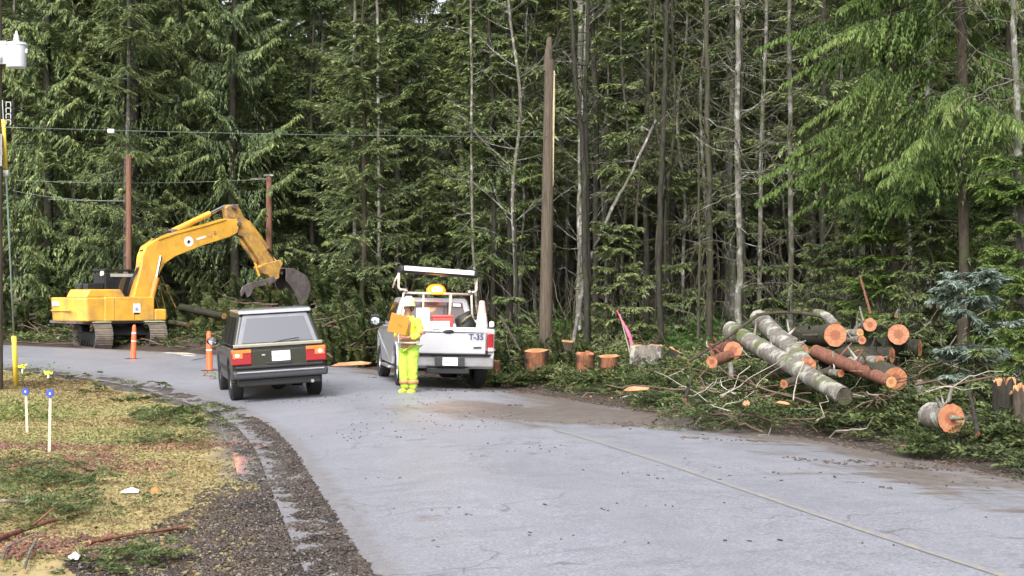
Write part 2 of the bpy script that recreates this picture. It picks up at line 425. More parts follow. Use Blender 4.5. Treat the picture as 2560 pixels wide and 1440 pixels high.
fine = noise(nt, vec, 38, 5, .85); mid = noise(nt, vec, 3.2, 5, .65); big = noise(nt, vec, .35, 4, .6)
cb2 = nt.nodes.new('ShaderNodeCombineXYZ'); nt.links.new(math_(nt, 'MULTIPLY', al, 1.6), cb2.inputs[1]); nt.links.new(math_(nt, 'MULTIPLY', ac, 2.2), cb2.inputs[0])
st2 = noise(nt, cb2.outputs[0], 2.6, 6, .72)
asp = ramp(nt, fine, [(.34, (.09, .092, .108)), (.50, (.215, .22, .252)), (.66, (.38, .385, .43))]).outputs[0]
asp = mixc(nt, math_(nt, 'MULTIPLY', ramp(nt, mid, [(.35, g(0)), (.7, g(1))]).outputs[0], .32), asp, (.31, .315, .36))
asp = mixc(nt, ramp(nt, fine, [(.66, g(0)), (.72, g(.6))]).outputs[0], asp, (.11, .105, .11))
wetd = ramp(nt, st2, [(.30, g(.55)), (.44, g(0))]).outputs[0]
asp = mixc(nt, wetd, asp, (.13, .125, .135))
trk = math_(nt, 'MULTIPLY', math_(nt, 'ADD', math_(nt, 'SINE', math_(nt, 'MULTIPLY', ac, 25.1)), .1), .20, True)
asp = mixc(nt, math_(nt, 'MULTIPLY', trk, mid), asp, (.12, .12, .135))
vo = nt.nodes.new('ShaderNodeTexVoronoi'); vo.feature = 'DISTANCE_TO_EDGE'; vo.inputs['Scale'].default_value = .55
wv = nt.nodes.new('ShaderNodeVectorMath'); wv.operation = 'ADD'; nw = nt.nodes.new('ShaderNodeTexNoise'); nw.inputs['Scale'].default_value = 1.5; nt.links.new(vec, nw.inputs['Vector'])
nt.links.new(vec, wv.inputs[0]); nt.links.new(nw.outputs['Color'], wv.inputs[1]); nt.links.new(wv.outputs[0], vo.inputs['Vector'])
crk = math_(nt, 'MULTIPLY', ramp(nt, vo.outputs[0], [(0, g(1)), (.010, g(0))]).outputs[0], ramp(nt, big, [(.48, g(0)), (.56, g(.6))]).outputs[0])
asp = mixc(nt, crk, asp, (.05, .05, .055))
mud = ramp(nt, noise(nt, vec, 7, 5, .75), [(.32, (.06, .045, .035)), (.68, (.20, .16, .13))]).outputs[0]
# tracked mud : right half, strongest ahead of the truck and towards the near shoulder
mr = math_(nt, 'MULTIPLY', math_(nt, 'SUBTRACT', ac, .60), 2.3, True)
wob = math_(nt, 'ADD', math_(nt, 'MULTIPLY', streak, 1.5), math_(nt, 'MULTIPLY', big, .8))
f1 = math_(nt, 'MULTIPLY', math_(nt, 'SUBTRACT', math_(nt, 'ADD', math_(nt, 'MULTIPLY', mr, .75), math_(nt, 'ADD', wob, math_(nt, 'MULTIPLY', math_(nt, 'SUBTRACT', st2, .5), 1.3))), 1.43), 5.0, True)
bandn = noise(nt, vec, 1.1, 5, .7)
sp = nt.nodes.new('ShaderNodeSeparateXYZ'); nt.links.new(vec, sp.inputs[0])
def bandf(c, w): return math_(nt, 'SUBTRACT', 1.0, math_(nt, 'DIVIDE', math_(nt, 'ABSOLUTE', math_(nt, 'SUBTRACT', sp.outputs[1], c)), w), True)
f2 = math_(nt, 'MULTIPLY', math_(nt, 'SUBTRACT', math_(nt, 'ADD', math_(nt, 'MULTIPLY', math_(nt, 'MULTIPLY', bandf(23.5, 4.2), math_(nt, 'MULTIPLY', math_(nt, 'SUBTRACT', ac, .25), 3.0, True)), .85), math_(nt, 'MULTIPLY', math_(nt, 'ADD', streak, bandn), .9)), 1.14), 4.0, True)
ff = math_(nt, 'MAXIMUM', f1, f2)
fe = math_(nt, 'MULTIPLY', math_(nt, 'SUBTRACT', math_(nt, 'ADD', math_(nt, 'MULTIPLY', math_(nt, 'SUBTRACT', .055, ac), 14.0), mid), .55), 4.0, True)
ff = math_(nt, 'MAXIMUM', ff, math_(nt, 'MULTIPLY', fe, .45))
nt.links.new(mixc(nt, math_(nt, 'MULTIPLY', ff, .85), asp, mud), b.inputs['Base Color'])
rr = ramp(nt, math_(nt, 'ADD', math_(nt, 'MULTIPLY', big, .6), math_(nt, 'MULTIPLY', mid, .4)), [(.35, g(.34)), (.65, g(.58))])
nt.links.new(rr.outputs[0], b.inputs['Roughness']); b.inputs['Specular IOR Level'].default_value = .6
bump(nt, b, fine, .5, .012)
rme.materials.append(m)
road = link('road', rme); tag(road, kind='structure')
# worn centre line, 4 mm over the asphalt
m, nt, b = mat_new('worn yellow line')
vec = objcoord(nt); n1 = noise(nt, vec, 16, 5, .75)
c = ramp(nt, n1, [(.45, (.21, .215, .24)), (.58, (.28, .25, .20)), (.76, (.38, .32, .21))]).outputs[0]
nt.links.new(c, b.inputs['Base Color']); b.inputs['Roughness'].default_value = .55
Vl = []; CL = LE * .48 + RE * .52
for i in range(nseg):
    l, r = LE[i], RE[i]; w = np.linalg.norm(r - l); d = (r - l) / w
    for s in (-.045, .045):
        p = CL[i] + d * s; t = .52 + s / w
        Vl.append((p[0], p[1], .15 * (1 - (2 * t - 1) ** 2) + .005))
sel = [i for i in range(nseg - 1) if CL[i][1] < 20.2]
link('road_marking', np_mesh('road_marking', Vl, [(2 * i, 2 * i + 1, 2 * i + 3, 2 * i + 2) for i in sel], m))['kind'] = 'structure'
# shallow wet strip in the shoulder rut
m, nt, b = mat_new('puddle water'); b.inputs['Base Color'].default_value = (.22, .20, .20, 1); b.inputs['Roughness'].default_value = .12
bump(nt, b, noise(nt, objcoord(nt), 6, 3), .1, .01)
Vp = []; kk = [i for i in range(nseg) if 14.5 < LE[i][1] < 26]
for i in kk:
    l, r = LE[i], RE[i]; w = np.linalg.norm(r - l); d = (r - l) / w
    f = min(1, (LE[i][1] - 14.3) / 2.5, (26.5 - LE[i][1]) / 4)
    for s in (-.12, -.12 - .55 * f): p = l + d * s; Vp.append((p[0], p[1], -.045))
link('puddle', np_mesh('puddle', Vp, [(2 * i, 2 * i + 1, 2 * i + 3, 2 * i + 2) for i in range(len(kk) - 1)], m))['kind'] = 'structure'
# ---------------------------------------------------------------- foliage and tree builders
def unit(a):
    return a / np.maximum(np.linalg.norm(a, axis=-1, keepdims=True), 1e-9)
class Fol:
    """collects small leaf / needle-twig quads"""
    def __init__(s): s.V = []; s.T = []
    def twigs(s, base, d, L, w, up=None, droop=.15, tint=None, rng=R):
        base = np.asarray(base, float).reshape(-1, 3); n = len(base)
        d = unit(np.asarray(d, float).reshape(-1, 3)); L = np.broadcast_to(L, n).reshape(-1, 1); w = np.broadcast_to(w, n).reshape(-1, 1)
        u = np.array([[0, 0, 1.]]) + rng.normal(0, .45, (n, 3)) if up is None else up
        sd = unit(np.cross(d, u)); dn = np.zeros((n, 3)); dn[:, 2] = -1
        mid = base + d * L * .45; tip = base + d * L + dn * L * droop
        q = np.stack([base, mid + sd * w / 2, tip, mid - sd * w / 2], 1)
        s.V.append(q.reshape(-1, 3)); t = rng.uniform(.15, .85, n) if tint is None else np.clip(tint, 0, 1)
        s.T.append(np.repeat(t, 4))
        return s
    def mesh(s, name, mat):
        V = np.concatenate(s.V); T = np.concatenate(s.T)
        return np_mesh(name, V, np.arange(len(V)).reshape(-1, 4), mat, False, T)
def tubes_np(paths, radii, n=5):
    """paths (B,K,3), radii (B,K) -> V,F"""
    Bn, K, _ = paths.shape
    d = np.gradient(paths, axis=1); d = unit(d)
    ref = np.where(np.abs(d[..., 2:3]) < .9, np.array([0, 0, 1.]), np.array([1., 0, 0]))
    a = unit(np.cross(d, ref)); b = np.cross(d, a)
    th = np.arange(n) * 2 * pi / n
    ring = paths[:, :, None, :] + radii[:, :, None, None] * (a[:, :, None, :] * np.cos(th)[None, None, :, None] + b[:, :, None, :] * np.sin(th)[None, None, :, None])
    V = ring.reshape(-1, 3)
    ix = np.arange(Bn * K * n).reshape(Bn, K, n); ix2 = np.roll(ix, -1, 2)
    F = np.stack([ix[:, :-1], ix2[:, :-1], ix2[:, 1:], ix[:, 1:]], -1).reshape(-1, 4)
    return V, F
class Wood:
    def __init__(s): s.V = []; s.F = []; s.n = 0
    def add(s, paths, radii, n=5):
        paths = np.asarray(paths, float); radii = np.asarray(radii, float)
        if paths.ndim == 2: paths = paths[None]; radii = radii[None]
        V, F = tubes_np(paths, radii, n); s.V.append(V); s.F.append(F + s.n); s.n += len(V); return s
    def mesh(s, name, mat): return np_mesh(name, np.concatenate(s.V), np.concatenate(s.F), mat, True)
def trunk_path(rng, H, r0, r1, lean=.0, wob=.06, K=26, flare=1.5):
    t = np.linspace(0, 1, K); ph = rng.uniform(0, 6.28, 4); la = rng.uniform(0, 6.28)
    x = np.cos(la) * lean * H * t + wob * (np.sin(t * 9 + ph[0]) + .5 * np.sin(t * 21 + ph[1])) * np.minimum(t * 4, 1)
    y = np.sin(la) * lean * H * t + wob * (np.sin(t * 8 + ph[2]) + .5 * np.sin(t * 19 + ph[3])) * np.minimum(t * 4, 1)
    z = t * H - .3
    r = (r0 * (1 - t) ** .8 + r1 * t ** .8) * (1 + (flare - 1) * np.exp(-t * H / .5)) * (1 + .05 * np.sin(t * 40 + ph[0]))
    return np.stack([x, y, z], 1), r
def conifer(seed, H=20, r0=.2, z0=2.0, zmax=None, Lb=2.4, per_m=5, droop=-.45, lift=.35, style='hemlock', ns=11, nk=5, tw=(.20, .055), bark='bark_grey', fol='fol_hemlock', dead=True, name='conifer', topr=.03, sparse=0.0, lean=.01, hang=.0, gap=0.0, limb=.7):
    rng = np.random.default_rng(seed)
    if zmax is None: zmax = H
    tp, tr = trunk_path(rng, H, r0, topr, lean)
    Wd = Wood(); Wd.add(tp, tr, 9)
    def tpos(z):
        f = (z + .3) / H; return np.stack([np.interp(f, np.linspace(0, 1, len(tp)), tp[:, 0]), np.interp(f, np.linspace(0, 1, len(tp)), tp[:, 1]), z], -1)
    nb = int((min(zmax, H - .3) - z0) * per_m)
    zb = np.sort(rng.uniform(z0, min(zmax, H - .3), nb))
    if gap: zb = zb[vnoise(zb * .7, zb * 0 + seed) > -gap]
    nb = len(zb)
    frac = (H - zb) / max(H - z0, .1)
    L = Lb * (.25 + .75 * frac ** .75) * rng.uniform(.55, 1.12, nb)
    low = np.clip((zb - z0) / 1.5, 0, 1); L = L * (.7 + .3 * low)
    az = np.cumsum(rng.uniform(1.9, 2.9, nb))
    out = np.stack([np.cos(az), np.sin(az), 0 * az], 1); base = tpos(zb)
    K = 7; t = np.linspace(0, 1, K)
    dr = droop * rng.uniform(.6, 1.35, nb) * (.35 + .65 * frac); lf = lift * rng.uniform(.6, 1.3, nb)
    sidew = rng.normal(0, .09, nb)
    lat = np.stack([-np.sin(az), np.cos(az), 0 * az], 1)
    def spine(tt):
        return (base[:, None] + out[:, None] * (L[:, None] * tt[None])[..., None] + lat[:, None] * ((L * sidew)[:, None] * tt[None] ** 2)[..., None]
                + np.array([0, 0, 1.]) * (L[:, None] * (dr[:, None] * tt[None] + lf[:, None] * tt[None] ** 2.2))[..., None])
    sp = spine(t)
    Wd.add(sp, np.outer(.012 + .011 * L * limb, (1 - t * .85)) * limb, 3)
    # branchlets on both sides
    Fo = Fol()
    tt = np.linspace(.12, .97, ns); so = spine(tt); sdirs = unit(np.gradient(so, axis=1))
    for sgn in (-1, 1):
        bl = (L[:, None] * .36 * np.sin(np.clip(tt * 1.15 + .18, 0, 1) * pi)[None] ** .7 * (1.05 - .45 * tt)[None] + .12) * rng.uniform(.55, 1.2, (nb, ns))
        d = unit(lat[:, None] * sgn + sdirs * rng.uniform(.5, 1.0, (nb, ns, 1)) + np.array([0, 0, 1.]) * rng.uniform(-.55, .0, (nb, ns, 1)) - np.array([0, 0, 1.]) * hang * rng.uniform(.4, 1.8, (nb, ns, 1)))
        keep = rng.uniform(0, 1, (nb, ns)) > sparse * (1.3 - tt)[None]
        kt = (np.arange(nk) + .5) / nk
        pts = so[:, :, None] + d[:, :, None] * (bl[..., None] * kt)[..., None] - np.array([0, 0, 1.]) * (bl[..., None] * kt ** 2 * .28)[..., None]
        # needle-twigs left/right of each branchlet and one along it
        hl = unit(np.cross(d, np.array([0, 0, 1.])) + 1e-6)
        for q in (-1, 1, 0):
            dd = d[:, :, None] * (1.0 if q == 0 else .8) + hl[:, :, None] * q * .75 + rng.normal(0, .18, pts.shape)
            if hang: dd = dd - np.array([0, 0, 1.]) * hang * .7
            k4 = np.broadcast_to(keep[..., None], pts.shape[:3])
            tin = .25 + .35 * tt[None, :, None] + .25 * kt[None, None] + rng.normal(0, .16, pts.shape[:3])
            tl = tw[0] * rng.uniform(.6, 1.3, pts.shape[:3]) * (1.2 if q == 0 else 1)
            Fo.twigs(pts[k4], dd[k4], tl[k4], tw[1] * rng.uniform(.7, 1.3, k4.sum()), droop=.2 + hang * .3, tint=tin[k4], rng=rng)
    if dead:   # bare dead twigs below and between
        nd = int(5 + z0 * 3); zd = rng.uniform(.6, z0 + 4, nd); ad = rng.uniform(0, 6.28, nd); ld = rng.uniform(.4, 1.3, nd)
        bd = tpos(zd); od = np.stack([np.cos(ad), np.sin(ad), rng.uniform(-.35, .15, nd)], 1); kk = np.linspace(0, 1, 4)
        pd = bd[:, None] + od[:, None] * (ld[:, None] * kk)[..., None]; pd[:, :, 2] -= ld[:, None] * kk ** 2 * .25
        Wd.add(pd, np.outer(np.full(nd, .012), 1 - .8 * kk), 3)
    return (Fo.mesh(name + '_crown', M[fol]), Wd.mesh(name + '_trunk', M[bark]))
def bare_tree(seed, H=13, r0=.09, bark='bark_pale', nlimb=26, spread=1.8, z0=2.5, lean=.03, fork=0, up=.8, twigs=4, wob=.12, name='bare', moss=0.0, K=26):
    """leafless young alder / maple / dead conifer"""
    rng = np.random.default_rng(seed); Wd = Wood(); Fo = Fol()
    tp, tr = trunk_path(rng, H, r0, r0 * .25, lean, wob, K=K, flare=1.25); Wd.add(tp, tr, 8)
    zb = rng.uniform(z0, H * .97, nlimb); az = rng.uniform(0, 6.28, nlimb); f = (zb + .3) / H
    L = spread * (1.15 - f) * rng.uniform(.4, 1.3, nlimb) + .25
    base = np.stack([np.interp(f, np.linspace(0, 1, len(tp)), tp[:, 0]), np.interp(f, np.linspace(0, 1, len(tp)), tp[:, 1]), zb], -1)
    out = np.stack([np.cos(az), np.sin(az), rng.uniform(-.2, up, nlimb)], 1)
    K = 8; t = np.linspace(0, 1, K); p = base[:, None] + out[:, None] * (L[:, None] * t)[..., None]
    p[:, :, 2] += (L[:, None] * up * .35) * t ** 2; p += rng.normal(0, .03, p.shape) * (L[:, None, None]) * t[None, :, None]
    Wd.add(p, np.outer(r0 * .20 * (L / L.max()) ** .6 + .006, 1 - .8 * t), 4)
    for k in range(twigs):
        i = rng.integers(2, K - 1, nlimb); b2 = p[np.arange(nlimb), i]
        d2 = unit(out + rng.normal(0, .75, out.shape)); l2 = L * rng.uniform(.2, .5, nlimb)
        t2 = np.linspace(0, 1, 4); q = b2[:, None] + d2[:, None] * (l2[:, None] * t2)[..., None]; q[:, :, 2] += l2[:, None] * .2 * t2 ** 2
        Wd.add(q, np.outer(np.full(nlimb, .006 + r0 * .03), 1 - .7 * t2), 3)
    if moss:
        n = int(nlimb * 34 * moss); i = rng.integers(0, nlimb, n); j = rng.integers(0, K - 1, n); b2 = p[i, j] + rng.normal(0, .02, (n, 3))
        Fo.twigs(b2, np.stack([rng.normal(0, .3, n), rng.normal(0, .3, n), -np.ones(n)], 1), rng.uniform(.03, .12, n), .022, rng=rng)
    return (Fo.mesh(name + '_moss', M['moss']) if moss else None, Wd.mesh(name + '_trunk', M[bark]))
def put_tree(meshes, name, loc, rz, sc, label, cat='tree', group=None, parts=('crown', 'trunk'), rot=None):
    o = empty(name, loc, rz, rot); o.scale = (sc, sc, sc) if not hasattr(sc, '__len__') else sc
    for me, p in zip(meshes, parts):
        if me is not None: link(p, me, o)
    return tag(o, label, cat, group)
rt = np.random.default_rng(11)
def hem(i, h, r, z, lb, pm, bk, fl, sp, gp, **k):
    return conifer(100 + i, H=h, r0=r, z0=z, Lb=lb, per_m=pm, bark=bk, fol=fl, sparse=sp, gap=gp, ns=14, nk=6, tw=(.20, .052), **k)
HEM = [hem(i, *a) for i, a in enumerate([
    (19, .13, 1.6, 3.5, 5.6, 'bark_brown', 'fol_hemlock', .20, .30), (22, .13, 3.4, 3.1, 5.0, 'bark_grey', 'fol_hemlock', .30, .25),
    (17, .12, .8, 3.3, 6.2, 'bark_brown', 'fol_spruce', .15, .32), (24, .16, 4.2, 3.4, 4.8, 'bark_grey', 'fol_hemlock', .25, .25),
    (20, .12, 2.2, 2.8, 5.6, 'bark_dark', 'fol_spruce', .25, .25), (15, .09, .5, 2.7, 6.4, 'bark_brown', 'fol_hemlock', .2, .35),
    (21, .12, 2.8, 3.0, 5.4, 'bark_pale', 'fol_hemlock', .25, .25)])]
SLIM = [conifer(140 + i, H=h, r0=r, z0=z, Lb=2.2, per_m=4.2, bark=bk, fol='fol_hemlock', sparse=.45, gap=.15, ns=10, nk=5, tw=(.25, .065)) for i, (h, r, z, bk) in enumerate([
    (21, .09, 4.5, 'bark_pale'), (23, .12, 6.0, 'bark_dark'), (19, .09, 3.5, 'bark_grey'), (22, .11, 5.5, 'bark_moss'), (20, .10, 5.0, 'bark_dark')])]
BARE = [bare_tree(160 + i, H=h, r0=r, bark=bk, nlimb=nl, spread=s, z0=z, moss=ms, twigs=5) for i, (h, r, bk, nl, s, z, ms) in enumerate([
    (13, .05, 'bark_grey', 44, 2.0, 2.0, 0), (11, .045, 'bark_moss', 40, 1.8, 1.5, 1.6), (16, .065, 'bark_pale', 50, 1.9, 3.0, 0), (14, .05, 'bark_dark', 54, 1.3, 1.2, .5)])]
SPR = [conifer(180 + i, H=h, r0=r, z0=z, Lb=lb, per_m=3.7, droop=-.34, lift=.44, ns=18, nk=7, tw=(.17, .05), bark='bark_dark', fol='fol_spruce', sparse=.12, hang=.6, topr=.05) for i, (h, r, z, lb) in enumerate([(26, .27, 2.5, 5.0), (22, .22, 1.5, 4.2)])]
LOOK = {'hem': ['brown-barked dense hemlock', 'grey-barked hemlock', 'dark bushy spruce with low boughs', 'tall grey-trunked hemlock', 'dark-trunked spruce', 'short bushy hemlock', 'pale-trunked hemlock'],
        'slim': ['slim pale-trunked conifer', 'slim dark-trunked conifer', 'slim grey conifer', 'slim mossy conifer', 'slim blackish conifer'],
        'bare': ['leafless grey sapling', 'leafless mossy sapling', 'leafless pale young tree', 'leafless dark twiggy tree']}
ANCH = [(90, 'by the transformer pole'), (190, 'behind the counterweight'), (300, 'behind the excavator cab'), (400, 'behind the boom foot'), (520, 'above the boom'), (640, 'over the boom tip'), (760, 'above the bucket'),
        (860, 'right of the bucket'), (960, 'between bucket and pickup'), (1060, 'above the amber beacon'), (1180, 'above the pickup roof rack'), (1280, 'beyond the pickup tailgate'), (1370, 'beside the broken trunk'),
        (1460, 'by the double dark stems'), (1560, 'above the low stumps'), (1650, 'by the pink ribbon'), (1750, 'by the single black stem'), (1850, 'above the small log stack'), (1960, 'above the grey logs'), (2080, 'above the big cut log'),
        (2200, 'under the cedar boughs'), (2330, 'above the round log ends'), (2450, 'by the cedar trunk'), (3000, 'by the mossy dead tree')]
KN = {'hem': 'hemlock_tree', 'slim': 'slender_conifer', 'bare': 'bare_tree'}
cnt = 0; placed = []
def try_forest(X, Y, kind, rng, row):
    global cnt
    for (a, b_) in placed:
        if (a - X) ** 2 + (b_ - Y) ** 2 < 1.2: return
    placed.append((X, Y)); cnt += 1
    pool = {'hem': HEM, 'slim': SLIM, 'bare': BARE}[kind]; k = rng.integers(len(pool)); ms = pool[k]
    px = 1280 + X * FPX / Y; rg = next(t for lim, t in ANCH if px < lim); nm = KN[kind]
    dp = ['at the wood edge', 'a little inside the wood', 'well inside the wood', 'deep in the wood'][min(3, row // 4)]
    s = rng.uniform(.85, 1.2)
    put_tree(ms, nm, (X, Y, gz(X, Y)), rng.uniform(0, 6.28), (s, s, s * rng.uniform(.92, 1.1)), LOOK[kind][k] + ' ' + dp + ' ' + rg, 'tree', 'trees of the wood beyond the road')
rows = [40, 43, 46, 49, 52.5, 56, 60, 64, 68.5, 73, 78, 84, 91]
for ri, Y0 in enumerate(rows):
    sp = 1.35 + Y0 * .016
    X = -Y0 * .39 - 1 + rt.uniform(0, 2)
    while X < Y0 * .39 + 1:
        x = X + rt.normal(0, sp * .22); y = Y0 + rt.normal(0, 1.0)
        dr = float(sdist(np.array([x]), np.array([y]), RE, 1)[0])
        px = 1280 + x * FPX / y
        lim = 4.5 if px < 420 else 9.0 if px < 900 else 11.0
        if dr > lim:
            u = rt.uniform()
            if px > 1250 and Y0 < 58: kind = 'slim' if u < .45 else 'bare' if u < .78 else 'hem'
            elif px > 1250: kind = 'hem' if u < .62 else 'slim' if u < .9 else 'bare'
            elif px > 700: kind = 'hem' if u < .64 else 'slim' if u < .86 else 'bare'
            else: kind = 'hem' if u < .92 else 'slim'
            try_forest(x, y, kind, rt, ri)
        X += sp * rt.uniform(.85, 1.25)
print('forest trees', cnt)
for i in range(75):
    y = rt.uniform(37, 62); x = (rt.uniform(1260, 2150) - 1280) / FPX * y; kd = 'bare' if i % 3 else 'slim'
    try_forest(x, y, kd, rt, int((y - 37) / 2.6))
from collections import defaultdict
dd_ = defaultdict(list)
for o in COL.objects:
    if o.get('group') == 'trees of the wood beyond the road': dd_[o['label']].append(o)
for lb, os_ in dd_.items():
    if len(os_) > 1:
        os_.sort(key=lambda o: o.location.x)
        for i, o in enumerate(os_):
            w = ['leftmost', 'second', 'third', 'fourth', 'fifth', 'sixth'][min(i, 5)] if len(os_) > 2 else ('left one, ', 'right one, ')[i].strip()
            o['label'] = ' '.join((w.rstrip(',') + ' ' + lb).split()[:16])
# the far wood on the slope: one mass
def arr(me):
    v = np.empty(len(me.vertices) * 3, np.float32); me.vertices.foreach_get('co', v); return v.reshape(-1, 3)
def tin(me):
    t = np.empty(len(me.vertices), np.float32); me.attributes['tint'].data.foreach_get('value', t); return t
FV = []; FT = []; BV = []; BF = []; bn = 0
src = []
for ms in HEM + SLIM[:2]:
    v = arr(ms[0]).reshape(-1, 4, 3); t = tin(ms[0]).reshape(-1, 4); sel = np.random.default_rng(3).permutation(len(v))[:5200]
    v = v[sel]; c = v[:, :1]; v = c + (v - c) * 2.1; tv = arr(ms[1]); src.append((v, t[sel], tv[:234]))
for Y0 in (97, 104, 112, 121, 131):
    X = -Y0 * .40
    while X < Y0 * .40:
        x = X + rt.normal(0, .8); y = Y0 + rt.normal(0, 1.8); v, t, tv = src[rt.integers(len(src))]
        a = rt.uniform(0, 6.28); s = rt.uniform(.9, 1.2); Rm = np.array([[cos(a), sin(a), 0], [-sin(a), cos(a), 0], [0, 0, 1]]) * s
        off = np.array([x, y, gz(x, y)]); FV.append((v.reshape(-1, 3) @ Rm + off)); FT.append(t.ravel())
        BV.append(tv @ Rm + off); K = 26; n = 9; ix = np.arange(K * n).reshape(K, n); i2 = np.roll(ix, -1, 1)
        BF.append(np.stack([ix[:-1], i2[:-1], i2[1:], ix[1:]], -1).reshape(-1, 4) + bn); bn += K * n
        X += rt.uniform(3.2, 4.8)
V = np.concatenate(FV)
dw = empty('distant_wood', (0, 110, 30)); tag(dw, kind='stuff')
for nm, me in (('foliage', np_mesh('far_foliage', V - np.array([0, 110, 30]), np.arange(len(V)).reshape(-1, 4), M['fol_hemlock'], False, np.concatenate(FT))),
               ('trunks', np_mesh('far_trunks', np.concatenate(BV) - np.array([0, 110, 30]), np.concatenate(BF), M['bark_grey'], True))):
    o = link(nm, me, dw); o['kind'] = 'stuff'
# ---------------------------------------------------------------- vehicle materials
M['yellow'] = simple('excavator yellow paint', (.70, .375, .055), .42, var=.16, scale=1.5, dirt=((.36, .22, .09), .50), coat=.1)
M['yellow_dirty'] = simple('worn dirty yellow paint', (.56, .32, .08), .55, var=.25, scale=2.5, dirt=((.20, .13, .08), .46))
M['orange_cyl'] = simple('faded orange cylinder paint', (.60, .22, .04), .45, var=.12, dirt=((.25, .14, .08), .58))
M['chrome'] = simple('bright cylinder rod', (.75, .75, .76), .2, 1.0, .03)
M['steel_worn'] = simple('worn bucket steel', (.17, .15, .155), .5, .3, .3, 3, dirt=((.10, .07, .05), .5))
M['track_steel'] = simple('muddy track steel', (.13, .11, .10), .65, .2, .3, 5, dirt=((.21, .17, .13), .45))
M['black_paint'] = simple('black cab paint', (.018, .019, .022), .35, var=.2, coat=.2)
M['hose'] = simple('black rubber hose', (.015, .015, .015), .6)
M['sage'] = simple('pale green grey dried mud', (.20, .22, .15), .8, var=.25, scale=4)
def glass(name, c, rough=.06, spec=.8):
    m, nt, b = mat_new(name); b.inputs['Base Color'].default_value = (*c, 1); b.inputs['Roughness'].default_value = rough; b.inputs['Specular IOR Level'].default_value = spec
    b.inputs['Coat Weight'].default_value = .6; b.inputs['Coat Roughness'].default_value = .03
    return m
M['glass_dark'] = glass('dark tinted glass', (.02, .022, .025))
M['glass_side'] = simple('dull dark side glass', (.008, .009, .009), .5, spec=.1)
M['glass_grey'] = glass('tinted rear glass with painted sky reflection', (.085, .09, .108), .16, .5)  # base colour greyed to carry the reflected sky
M['suv_green'] = simple('dark green car paint', (.016, .018, .010), .38, .1, .15, 2, dirt=((.045, .042, .028), .66), coat=.2)
M['suv_roof'] = simple('dark roof with painted sky sheen', (.32, .33, .36), .22, .1, .1, coat=.6)  # dark roof painted pale, sky reflection put into the base colour
M['trim_black'] = simple('black plastic trim', (.015, .0155, .017), .5, var=.2)
M['bumper_grey'] = simple('grey black bumper', (.035, .036, .042), .4, var=.2, scale=3)
M['tyre'] = simple('tyre rubber', (.014, .014, .015), .7, var=.3, dirt=((.05, .043, .036), .6))
M['rim'] = simple('dull alloy rim', (.35, .35, .36), .35, .8, .1)
M['silver'] = simple('silver pickup paint', (.50, .505, .54), .3, .25, .05, 1.5, dirt=((.40, .38, .36), .64), coat=.5)
M['white'] = simple('white surface', (.78, .78, .80), .4, var=.03)
M['chrome_dirty'] = simple('dirty chrome bumper', (.44, .44, .45), .3, .7, .15, 4, dirt=((.28, .26, .23), .55))
M['lens_red'] = simple('red lamp lens', (.27, .008, .012), .18, var=.1, coat=.6)
M['lens_amber'] = simple('amber lamp lens', (.75, .17, .02), .2, var=.08, coat=.6)
M['lens_lit'] = emis('lit brake lamp', (1, .12, .04), 1.3, (.6, .03, .02))
M['bulb_lit'] = emis('brake bulb glow', (1, .45, .22), 6, (.8, .3, .1))
M['red_box'] = simple('faded red plastic', (.62, .07, .06), .5, var=.12)
M['navy'] = simple('navy decal', (.03, .04, .10), .5)
M['rack_tan'] = simple('tan rack tube', (.55, .47, .40), .45, .1, .12)
M['grey_mark'] = simple('faint grey blue marking', (.26, .30, .42), .6)
def wheel(parent, c, r, w, name='wheel', rimr=.6, sx=1):
    """sx: side the hub faces (+1 = local +x)"""
    e = empty(name, c); e.parent = parent; h = w / 2; bv = w * .18
    MB().lathe([(r * rimr, -h * .8), (r * .93, -h), (r * .985, -h + bv), (r, -h * .4), (r, h * .4), (r * .985, h - bv), (r * .93, h), (r * rimr, h * .8), (r * rimr, -h * .8)], axis='x', n=32).build('tyre', M['tyre'], e, smooth=False)
    q = MB()
    for k in range(40):
        a = 2 * pi * k / 40
        q.box((0, cos(a) * r, sin(a) * r), (w * .82, r * .07, r * .035), Matrix.Rotation(a - pi / 2 + pi / 2, 3, 'X'))
    q.build('tread', M['tyre'], e)
    d = MB().lathe([(0, h * .35 * sx), (r * .18, h * .5 * sx), (r * .2, h * .3 * sx), (r * .5, h * .15 * sx), (r * .58, h * .55 * sx), (r * rimr * 1.02, h * .78 * sx)], axis='x', n=30)
    for k in range(6):
        a = 2 * pi * k / 6; d.box((h * .42 * sx, cos(a) * r * .36, sin(a) * r * .36), (.02, r * .42, r * .12), Matrix.Rotation(a, 3, 'X'))
    d.build('rim', M['rim'], e)
    return e

# ================================================================ EXCAVATOR
EX = Vector((-14.85, 54.6, 0)); EX.z = .0
PHI = radians(43)
exc = empty('excavator', EX, PHI)          # local x = forward (towards the boom), y = machine left, z = up
tag(exc, 'yellow tracked excavator with raised boom and open bucket at the road bend', 'excavator')
ux = Vector((cos(PHI), sin(PHI), 0)); vy = Vector((-sin(PHI), cos(PHI), 0))
def pl(px, py, v=0.0):
    """outline point on the machine's own vertical plane y = v -> (x, z) local"""
    d = Vector(((px - 1280) / FPX, 1, -(py - HZ) / FPX)); o = Vector((0, 0, CAM_H))
    t = (EX + vy * v - o).dot(vy) / d.dot(vy); p = o + d * t - EX
    return (p.dot(ux), p.z)
def plate(pts, v0, v1, name, mat, parent=exc, bevel=.025):
    vm = (v0 + v1) / 2
    return MB().prism([pl(x, y, vm) for x, y in pts], 'xz', v0, v1).build(name, mat, parent, bevel)
